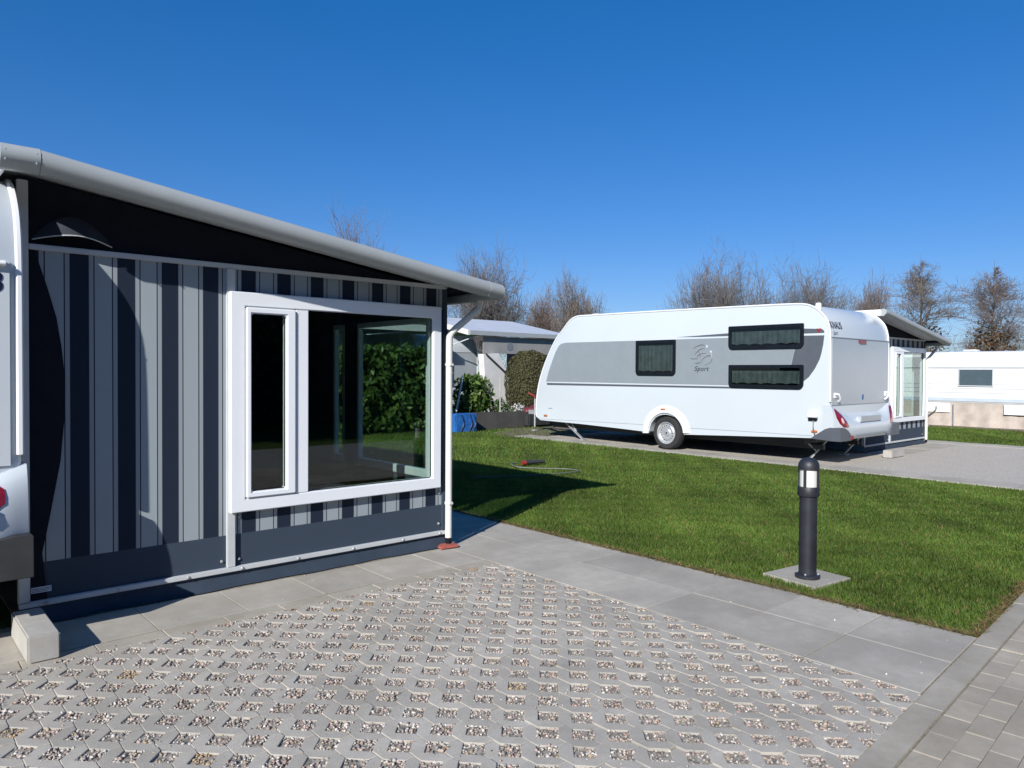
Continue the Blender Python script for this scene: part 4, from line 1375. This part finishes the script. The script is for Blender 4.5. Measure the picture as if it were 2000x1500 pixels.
# ------------------------------------------------------------------ foliage and background plants
def leaf_cloud(name, n, fn, size, cols, mat, parent, aspect=0.45):
    """n leaf quads; fn gives positions and outward directions"""
    pos, nor = fn(n)
    up = nrs.normal(0, 1, (n, 3))
    nn = nor + nrs.normal(0, 0.55, (n, 3))
    nn /= np.linalg.norm(nn, axis=1)[:, None]
    a = np.cross(nn, up); a /= np.linalg.norm(a, axis=1)[:, None]
    b = np.cross(nn, a)
    L = size * nrs.uniform(0.6, 1.3, (n, 1)); Wd = L * aspect
    v = np.stack([pos - a * L / 2, pos + b * Wd / 2, pos + a * L / 2, pos - b * Wd / 2], 1).reshape(-1, 3)
    f_ = np.arange(4 * n).reshape(-1, 4)
    u = nrs.uniform(0, 1, (n, 1))
    c0, c1 = np.array(cols[0]), np.array(cols[1])
    return mesh_np(name, v, f_, mat, parent, tint=c0 * (1 - u) + c1 * u)

def shell_box(x0, x1, y0, y1, z0, z1, deep=0.25, wob=0.12):
    def fn(n):
        p = np.stack([nrs.uniform(x0, x1, n), nrs.uniform(y0, y1, n), nrs.uniform(z0, z1, n)], 1)
        side = nrs.randint(0, 10, n)
        nor = np.zeros((n, 3))
        dp = np.abs(nrs.normal(0, deep * 0.5, n))
        bump_ = wob * (np.sin(p[:, 0] * 5.1) * np.sin(p[:, 2] * 4.3 + 1) + 0.6 * np.sin(p[:, 0] * 11 + p[:, 2] * 9))
        m_ = side < 5
        p[m_, 1] = (y0 - bump_ + dp)[m_]; nor[m_, 1] = -1
        m_ = (side >= 5) & (side < 8)
        p[m_, 2] = (z1 + bump_ - dp)[m_]; nor[m_, 2] = 1
        m_ = side == 8
        p[m_, 0] = (x1 + bump_ - dp)[m_]; nor[m_, 0] = 1
        m_ = side == 9
        p[m_, 0] = (x0 - bump_ + dp)[m_]; nor[m_, 0] = -1
        return p, nor
    return fn

def shell_ell(c, rx, ry, rz, deep=0.15, wob=0.08, fullness=2.0):
    def fn(n):
        d_ = nrs.normal(0, 1, (n, 3)); d_ /= np.linalg.norm(d_, axis=1)[:, None]
        d_[:, 2] = np.where(d_[:, 2] < -0.7, -d_[:, 2], d_[:, 2])
        rr = 1 - np.abs(nrs.normal(0, deep, n)) + wob * np.sin(d_[:, 0] * 9 + d_[:, 2] * 7) * np.sin(d_[:, 1] * 8 + 2)
        sup = (np.abs(d_) ** fullness).sum(1) ** (-1 / fullness)
        return np.array(c) + d_ * rr[:, None] * sup[:, None] * np.array([rx, ry, rz]), d_
    return fn

LAUREL = ((0.028, 0.065, 0.012), (0.13, 0.20, 0.045))
h = empty('hedge', (8.8, 15.0, 0), 'laurel hedge seen through the large window of the near awning', 'hedge')
leaf_cloud('foliage', 9000, shell_box(-2.6, 2.0, -0.55, 0.5, 0.05, 1.95, 0.35, 0.14), 0.17, LAUREL, M['leaf'], h)
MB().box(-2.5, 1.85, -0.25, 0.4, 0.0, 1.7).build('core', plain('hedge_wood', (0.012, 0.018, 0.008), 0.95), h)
h = empty('laurel_shrub', (12.30, 15.35, 0.3), 'glossy green laurel shrub behind the low dark wall', 'shrub')
leaf_cloud('foliage', 1500, shell_ell((0, 0, 0.42), 0.52, 0.5, 0.62, 0.28, 0.12, 2.6), 0.17, LAUREL, M['leaf'], h)
MB().tube([(0, 0, -0.3), (0.02, 0, 0.5)], 0.03, 6).tube([(0, 0, 0), (0.2, 0, 0.6)], 0.02, 6).build('stem', M['bark'], h)
h = empty('clipped_bush', (14.42, 15.4, 0), 'rounded clipped brown-green conifer bush beside the white caravan', 'bush')
leaf_cloud('foliage', 14000, shell_ell((0, 0, 1.02), 0.66, 0.66, 1.02, 0.05, 0.03, 2.6), 0.055, ((0.045, 0.045, 0.018), (0.11, 0.105, 0.042)), M['bush'], h, 0.5)
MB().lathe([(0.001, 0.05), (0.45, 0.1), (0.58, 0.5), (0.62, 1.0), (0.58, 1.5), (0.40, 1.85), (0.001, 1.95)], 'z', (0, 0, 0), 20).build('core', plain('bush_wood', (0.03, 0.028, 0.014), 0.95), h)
h = empty('leafy_plant', (12.95, 15.0, 0.25), 'small leafy plant beside the thin post behind the low wall', 'plant')
leaf_cloud('foliage', 260, shell_ell((0, 0, 0.18), 0.30, 0.25, 0.26, 0.3, 0.2), 0.16, ((0.04, 0.08, 0.02), (0.13, 0.20, 0.06)), M['leaf'], h, 0.25)
h = empty('flowering_plant', (13.35, 14.7, 0.3), 'low white flowering plant at the foot of the clipped bush', 'plant')
leaf_cloud('petals', 120, shell_ell((0, 0, 0.12), 0.22, 0.2, 0.16, 0.3, 0.2), 0.07, ((0.6, 0.58, 0.57), (0.75, 0.72, 0.73)), M['leaf'], h, 0.8)['kind'] = 'stuff'
leaf_cloud('foliage', 160, shell_ell((0, 0, 0.05), 0.26, 0.2, 0.14, 0.3, 0.2), 0.10, ((0.04, 0.08, 0.02), (0.10, 0.16, 0.05)), M['leaf'], h, 0.3)

lw = empty('low_wall', (13.6, 14.2, 0), 'low dark grey retaining wall behind the lawn', 'wall')
for k in range(11):
    x = -3.2 + 0.9 * k
    if x > 4.6:
        break
    MB().box(x, x + 0.893, 0.0, 0.12, -0.03, 0.40 + rnd.gauss(0, 0.006)).build('edging_board', M['dark_wall'], lw, 0.006)
po = MB().tube([(12.75, 14.75, 0.0), (12.75, 14.75, 1.30)], 0.018, 8).build('thin_post', M['wood_post'])
tag(po, 'thin grey post standing behind the low dark wall', 'post')
bl = empty('blue_crate', (10.93, 13.95, 0), 'blue tarpaulin-wrapped box at the low dark wall beside the downpipe', 'box')
MB().box(-0.42, 0.22, -0.2, 0.2, -0.02, 0.42).build('tarp', M['blue'], bl, 0.02)
cd = MB()
for k, x in enumerate((-0.25, 0.0, 0.12)):
    cd.tube(smooth_pts([(x, -0.21, 0.40), (x + 0.05, -0.225, 0.2), (x - 0.04, -0.22, 0.02)], 4), 0.008, 5)
cd.build('cord', M['black'], bl)
eb = empty('power_post', (11.0, 14.95, 0), 'white power socket box on a post above the blue box', 'power box')
MB().box(-0.04, 0.04, -0.04, 0.04, 0, 0.45).build('post', M['wood_post'], eb)
MB().box(-0.11, 0.11, -0.10, 0.06, 0.45, 0.82).build('cabinet', M['trim'], eb, 0.015)
rp = MB().tube([(11.35, 14.9, 0.2), (11.62, 14.9, 1.35)], 0.02, 8).build('leaning_pole', M['trim'])
tag(rp, 'white pole leaning beside the laurel shrub', 'pole')
rt = empty('covered_heap', (13.55, 14.2, 0), 'dark red covered heap behind the caravan drawbar', 'heap')
MB().ico((0, 0, 0.42), 0.35, 0.25, 0.14, 0.3, 0.2).ico((-0.3, 0, 0.40), 0.16, 0.15, 0.09, 0.3, 0.2).build('cover', plain('dark_red_cover', (0.13, 0.02, 0.03), 0.6), rt)
MB().box(-0.45, 0.35, -0.2, 0.25, 0, 0.34).build('base', M['chassis'], rt, 0.03)

# roofs and canvas of the pitches behind
cr = empty('canopy_roof', (13.9, 17.2, 0), 'pale pitched protective roof over the pitch behind the laurel shrub', 'canopy')
MB().prism([(-0.55, 2.56), (-0.55, 2.62), (2.4, 3.22), (5.2, 2.7), (5.2, 2.64), (2.4, 3.14)], 'x', -0.7, 3.6).build('roof_sheet', M['roof_sheet'], cr)
MB().prism([(-0.57, 2.49), (-0.57, 2.64), (2.4, 3.24), (2.4, 3.09)], 'x', -0.76, -0.705).build('barge_board', M['canvas'], cr)
MB().box(-0.7, 3.6, -0.60, -0.575, 2.50, 2.625).build('eave_board', M['fascia'], cr)
for x in (3.5,):
    MB().tube([(x, -0.45, 0), (x, -0.45, 2.56)], 0.03, 8).build('post', M['alu'], cr)
MB().tube([(-0.45, -0.45, 2.45), (-1.3, 0.6, 1.95)], 0.018, 6).build('brace', M['alu'], cr)
ca = empty('awning_tent', (13.86, 16.75, 0), 'awning tent with navy and pale canvas under the pale pitched roof', 'awning')
MB().box(-0.05, 3.4, 0.0, 0.03, 1.98, 2.48).build('gable_canvas', M['canvas_grey'], ca)
MB().box(0.9, 3.4, 0.0, 0.03, 0.0, 1.98).build('navy_canvas', M['navy'], ca)
MB().prism([(-0.25, 1.95), (0.35, 1.98), (0.80, 1.15), (1.05, 0.30), (1.05, 0.0), (-0.1, 0.0), (-0.15, 1.0)], 'y', -0.25, 0.0).build('pale_canvas', M['canvas'], ca)
MB().bar((-0.2, -0.30, 1.95), (1.0, -0.30, 1.10), 0.015, 0.05).build('roof_shadow_strip', M['chassis'], ca)  # dark bar standing in for the roof's diagonal shadow on the pale canvas
for a in range(1):
    MB().lathe([(0.001, -0.01), (0.13, -0.01), (0.13, 0.0), (0.09, 0.0), (0.09, -0.008), (0.001, -0.008)], 'y', (1.0, 0, 2.2), 16).build('round_emblem', M['ink_grey'], ca)
cr = empty('canopy_roof', (7.3, 17.6, 0), 'pale flat roof over the caravan behind the laurel hedge', 'canopy')
MB().box(-0.5, 5.0, -0.7, 5, 2.62, 2.70).build('roof_sheet', M['roof_sheet'], cr)
MB().box(-0.5, 5.0, -0.74, -0.705, 2.54, 2.72).build('eave_board', M['canvas'], cr)

# ------------------------------------------------------------------ long white mobile home on the right
mh = empty('mobile_home', (23.0, 3.0, 0), 'long white mobile home with a grey-blind window at the right edge', 'mobile home')
pr = [(0.03, 0.62), (0.0, 0.66), (0.0, 1.93), (0.02, 2.0), (0.08, 2.05), (0.3, 2.08), (2.6, 2.08), (2.75, 2.0), (2.78, 1.9), (2.78, 0.62)]
MB().prism(pr, 'y', -7.0, 6.6).build('body', M['van_white'], mh)
tr = MB().box(-0.012, 0.0, -7.0, 6.6, 1.61, 1.63).build('trim_strip', M['band'], mh)
for z in (0.92, 1.04, 1.16):
    MB().box(-0.005, 0.0, -7.0, 6.6, z, z + 0.008).build('panel_groove', M['band'], mh)
MB().box(-0.02, 0.0, -7.0, 6.6, 0.68, 0.78).build('sill_strip', plain('pale_blue_strip', (0.45, 0.51, 0.56), 0.5, 0.05, 3), mh, 0.004)
wf = MB()
y0, y1, z0, z1 = 3.12, 3.98, 1.10, 1.59
wf.box(-0.03, 0.0, y0, y1, z1 - 0.03, z1).box(-0.03, 0.0, y0, y1, z0, z0 + 0.03).box(-0.03, 0.0, y0, y0 + 0.03, z0 + .03, z1 - .03).box(-0.03, 0.0, y1 - 0.03, y1, z0 + .03, z1 - .03)
wf = wf.build('window_frame', M['alu'], mh, 0.004)
for k in range(14):
    z = z0 + 0.035 + k * 0.0305
    MB().prism([(-0.010, z), (-0.007, z), (-0.002, z + 0.024), (-0.005, z + 0.024)], 'y', y0 + 0.03, y1 - 0.03).build('blind_slat', M['blind'], wf)
MB().box(-0.022, -0.018, y0 + 0.03, y1 - 0.03, z0 + 0.03, z1 - 0.03).build('pane', M['glass'], wf)
sk = MB(); vs = []; fs = []
n = 150
for i in range(n + 1):
    y = -7.0 + 13.6 * i / n
    w1 = 0.03 * math.sin(y * 5.3) + 0.02 * math.sin(y * 13 + 1)
    for z, k in ((0.64, 0.2), (0.4, 0.7), (0.15, 1.0), (-0.02, 1.2)):
        vs.append((-0.03 + w1 * k, y, z))
for i in range(n):
    for k in range(3):
        a = i * 4 + k
        fs.append((a, a + 4, a + 5, a + 1))
sk.add(vs, fs).build('skirt', M['skirt_beige'], mh, smooth=True)
for a, b in ((4.15, 4.85), (1.0, 2.85)):
    MB().box(-0.085, -0.07, a, b, 0.36, 0.63).build('skirt_board', M['van_white'], mh, 0.004)
MB().box(-0.10, -0.088, 4.05, 4.08, 0.0, 0.60).build('skirt_seam', M['band'], mh)
MB().tube(smooth_pts([(-0.09, 4.5, 0.52), (-0.12, 4.52, 0.40), (-0.10, 4.75, 0.2), (-0.1, 4.85, 0.0)], 4), 0.018, 6).build('supply_cable', M['cable'], mh)
for y in (2.0, 3.7):
    MB().box(0.6, 0.9, y, y + 0.35, 2.08, 2.14).build('roof_vent', M['trim'], mh, 0.02)

# ------------------------------------------------------------------ bare trees
def seg_mesh(name, segs, mat, parent, sides=3):
    s = np.array(segs)                                   # p0 p1 r0 r1
    p0, p1, r0, r1 = s[:, 0:3], s[:, 3:6], s[:, 6], s[:, 7]
    t_ = p1 - p0; t_ /= np.linalg.norm(t_, axis=1)[:, None] + 1e-9
    ref = np.tile(np.array([0.3, 0.2, 0.93]), (len(s), 1))
    a = np.cross(t_, ref); a /= np.linalg.norm(a, axis=1)[:, None] + 1e-9
    b = np.cross(t_, a)
    rings = []
    for pp, rr in ((p0, r0), (p1, r1)):
        for k in range(sides):
            an = 2 * math.pi * k / sides
            rings.append(pp + rr[:, None] * (math.cos(an) * a + math.sin(an) * b))
    v = np.stack(rings, 1).reshape(-1, 3)
    n = 2 * sides
    q = np.array([(k, (k + 1) % sides, sides + (k + 1) % sides, sides + k) for k in range(sides)])
    f_ = (q[None] + n * np.arange(len(s))[:, None, None]).reshape(-1, 4)
    return mesh_np(name, v, f_, mat, parent, smooth=True)

def bare_tree(px, dist, top_px, width_px, style, twig, label, seed, group='bare trees behind the caravans', ivy=0.0, thick=1.0):
    rg = random.Random(seed)
    hor = 725.0
    ang = yaw + math.atan((px - 1000) / 1430.0)
    c = math.cos(ang - yaw)
    D = dist / c
    base = (D * math.sin(ang), D * math.cos(ang), 0)
    H = CAM_H + (hor - top_px) / 1430.0 * dist
    Wd = width_px / 1430.0 * dist / 2
    t = empty('bare_tree', base, label, 'tree', group)
    trunk, crown = [], []
    def grow(p, dr, L, rad, lvl, maxl):
        nseg = 3 if lvl < 3 else 2
        q = Vector(p); d_ = Vector(dr)
        pts = [q.copy()]
        for k in range(nseg):
            wob = 0.11 if lvl < 2 else 0.16
            d_ = (d_ + Vector((rg.gauss(0, wob), rg.gauss(0, wob), rg.gauss(0, wob) + (0.065 if style == 'up' else 0.03)))).normalized()
            qn = q + d_ * L / nseg
            ra, rb = rad * (1 - 0.5 * k / nseg), rad * (1 - 0.5 * (k + 1) / nseg)
            (trunk if lvl < 1 else crown).append((*q, *qn, ra, rb))
            q = qn; pts.append(q.copy())
            if lvl < maxl:
                nb = {0: 3, 1: 3, 2: 3, 3: 3, 4: 1}.get(lvl, 2)
                if lvl == 0 and k == 0:
                    nb = 1
                for _ in range(nb):
                    s_ = (rg.uniform(0.45, 1.1) if style != 'up' else rg.uniform(0.3, 0.85)) if lvl else rg.uniform(0.35, 0.75)
                    ax = Vector((rg.gauss(0, 1), rg.gauss(0, 1), rg.gauss(0, 0.5)))
                    side = d_.cross(ax).normalized()
                    nd = (d_ * math.cos(s_) + side * math.sin(s_)).normalized()
                    nd.z = max(nd.z, -0.05)
                    pp = pts[-2].lerp(pts[-1], rg.uniform(0.3, 1.0))
                    grow(pp, nd, L * rg.uniform(0.50, 0.78), max(0.0078 * thick, rb * rg.uniform(0.42, 0.62)), lvl + 1, maxl)
    if style == 'cone':
        hh = H
        n = 38
        r0 = 0.017 * H
        prev = Vector((0, 0, 0))
        for k in range(12):
            nx_ = Vector((rg.gauss(0, 0.03) * k / 6, rg.gauss(0, 0.03) * k / 6, hh * (k + 1) / 12))
            trunk.append((*prev, *nx_, r0 * (1 - k / 12.5), r0 * (1 - (k + 1) / 12.5)))
            prev = nx_
        for k in range(n):
            u = 0.16 + 0.84 * (k / n) ** 0.9
            shape = (math.sin(math.pi * min(1, (u - 0.02) * 0.98)) ** 0.6 * (1.15 - 0.55 * u))
            L = max(0.25, Wd * shape * rg.uniform(0.6, 1.15)) * (1.0 if u < 0.75 else 0.75)
            a = rg.uniform(0, 6.283)
            el = R(rg.uniform(15, 45) + 25 * u)
            dr = Vector((math.cos(a) * math.cos(el), math.sin(a) * math.cos(el), math.sin(el)))
            grow((0, 0, hh * u * 0.93), dr, L * 0.85, 0.012 * (1.6 - u) * L / 1.5 + 0.010, 2, 5 if u < 0.8 else 4)
    else:
        nl = 5 if style == 'round' else 4
        th = H * (0.16 if style == 'round' else 0.20)
        trunk.append((0, 0, 0, 0, 0, th, 0.016 * H, 0.012 * H))
        for k in range(nl + 2):
            a = 2 * math.pi * k / (nl + 2) + rg.uniform(-0.3, 0.3)
            lean = R(rg.uniform(16, 48)) if style == 'round' else R(rg.uniform(6, 24))
            dr = Vector((math.cos(a) * math.sin(lean), math.sin(a) * math.sin(lean), math.cos(lean)))
            grow((0, 0, th * rg.uniform(0.8, 1.0)), dr, H * rg.uniform(0.36, 0.46), 0.009 * H * rg.uniform(0.7, 1), 1, 5)
    # fit the crown to the width and height seen
    al = np.array(crown); z = np.concatenate([al[:, 2], al[:, 5]]); xy = np.hypot(np.concatenate([al[:, 0], al[:, 3]]), np.concatenate([al[:, 1], al[:, 4]]))
    sx = Wd / np.percentile(xy, 94); sz = H / np.percentile(z, 99.3)
    def fit(s_):
        a = np.array(s_); a[:, [0, 1, 3, 4]] *= sx; a[:, [2, 5]] *= sz
        return a
    seg_mesh('trunk', fit(trunk), M['bark'], t, 6)
    seg_mesh('crown', fit(crown), M[twig], t, 3)
    if ivy:
        leaf_cloud('leaves', int(1500 * ivy), shell_ell((0, 0, H * 0.34), Wd * 0.62, Wd * 0.62, H * 0.26, 0.35, 0.25), 0.20, ((0.07, 0.045, 0.022), (0.17, 0.105, 0.045)), M['ivy'], t, 0.6)
    return t

TG = 'bare trees behind the caravans'
bare_tree(702, 44, 440, 150, 'up', 'twig_red', 'tall bare tree whose twig tips rise above the near awning roof', 3, TG)
bare_tree(945, 40, 505, 150, 'round', 'twig_grey', 'spreading bare tree right behind the end of the near awning roof', 5, TG)
bare_tree(1062, 48, 580, 100, 'up', 'twig_red', 'bushy reddish bare tree above the pale pitched roof', 8, TG)
bare_tree(1140, 44, 552, 110, 'round', 'twig_brown', 'slender bare tree standing at the nose of the bird-emblem caravan', 12, TG)
bare_tree(1405, 42, 512, 190, 'round', 'twig_grey', 'broad dense bare tree above the middle of the bird-emblem caravan', 21, TG)
bare_tree(1580, 44, 530, 190, 'round', 'twig_grey', 'thin-twigged bare tree above the rear of the bird-emblem caravan', 27, TG)
bare_tree(1700, 47, 556, 95, 'round', 'twig_red', 'small reddish bare tree above the far awning roof', 31, TG)
bare_tree(1797, 40, 510, 150, 'cone', 'twig_brown', 'tall cone-shaped bare tree right of the far awning roof', 33, TG, 0.35)
bare_tree(1938, 38, 520, 150, 'cone', 'twig_red', 'cone-shaped bare tree with a clump of brown leaves above the mobile home', 38, TG, 1.0)
bare_tree(2040, 42, 560, 130, 'cone', 'twig_brown', 'bare tree cut by the right edge of the picture', 41, TG)

# tall hedge and trees across the road, which the awning glass mirrors
h = empty('tall_hedge', (-2.0, -9.0, 0), 'tall dark hedge across the road, mirrored in the awning glass', 'hedge')
def back_fn(n):
    p = np.stack([nrs.uniform(-12, 22, n), nrs.uniform(-0.5, 0.5, n), 0.0 + 5.4 * nrs.uniform(0, 1, n) ** 0.9], 1)
    p[:, 2] *= 1 + 0.12 * np.sin(p[:, 0] * 1.1) + 0.08 * np.sin(p[:, 0] * 2.7)
    nor = np.zeros((n, 3)); nor[:, 1] = 1
    return p, nor
leaf_cloud('foliage', 26000, back_fn, 0.26, ((0.035, 0.04, 0.018), (0.11, 0.10, 0.055)), M['bush'], h, 0.6)
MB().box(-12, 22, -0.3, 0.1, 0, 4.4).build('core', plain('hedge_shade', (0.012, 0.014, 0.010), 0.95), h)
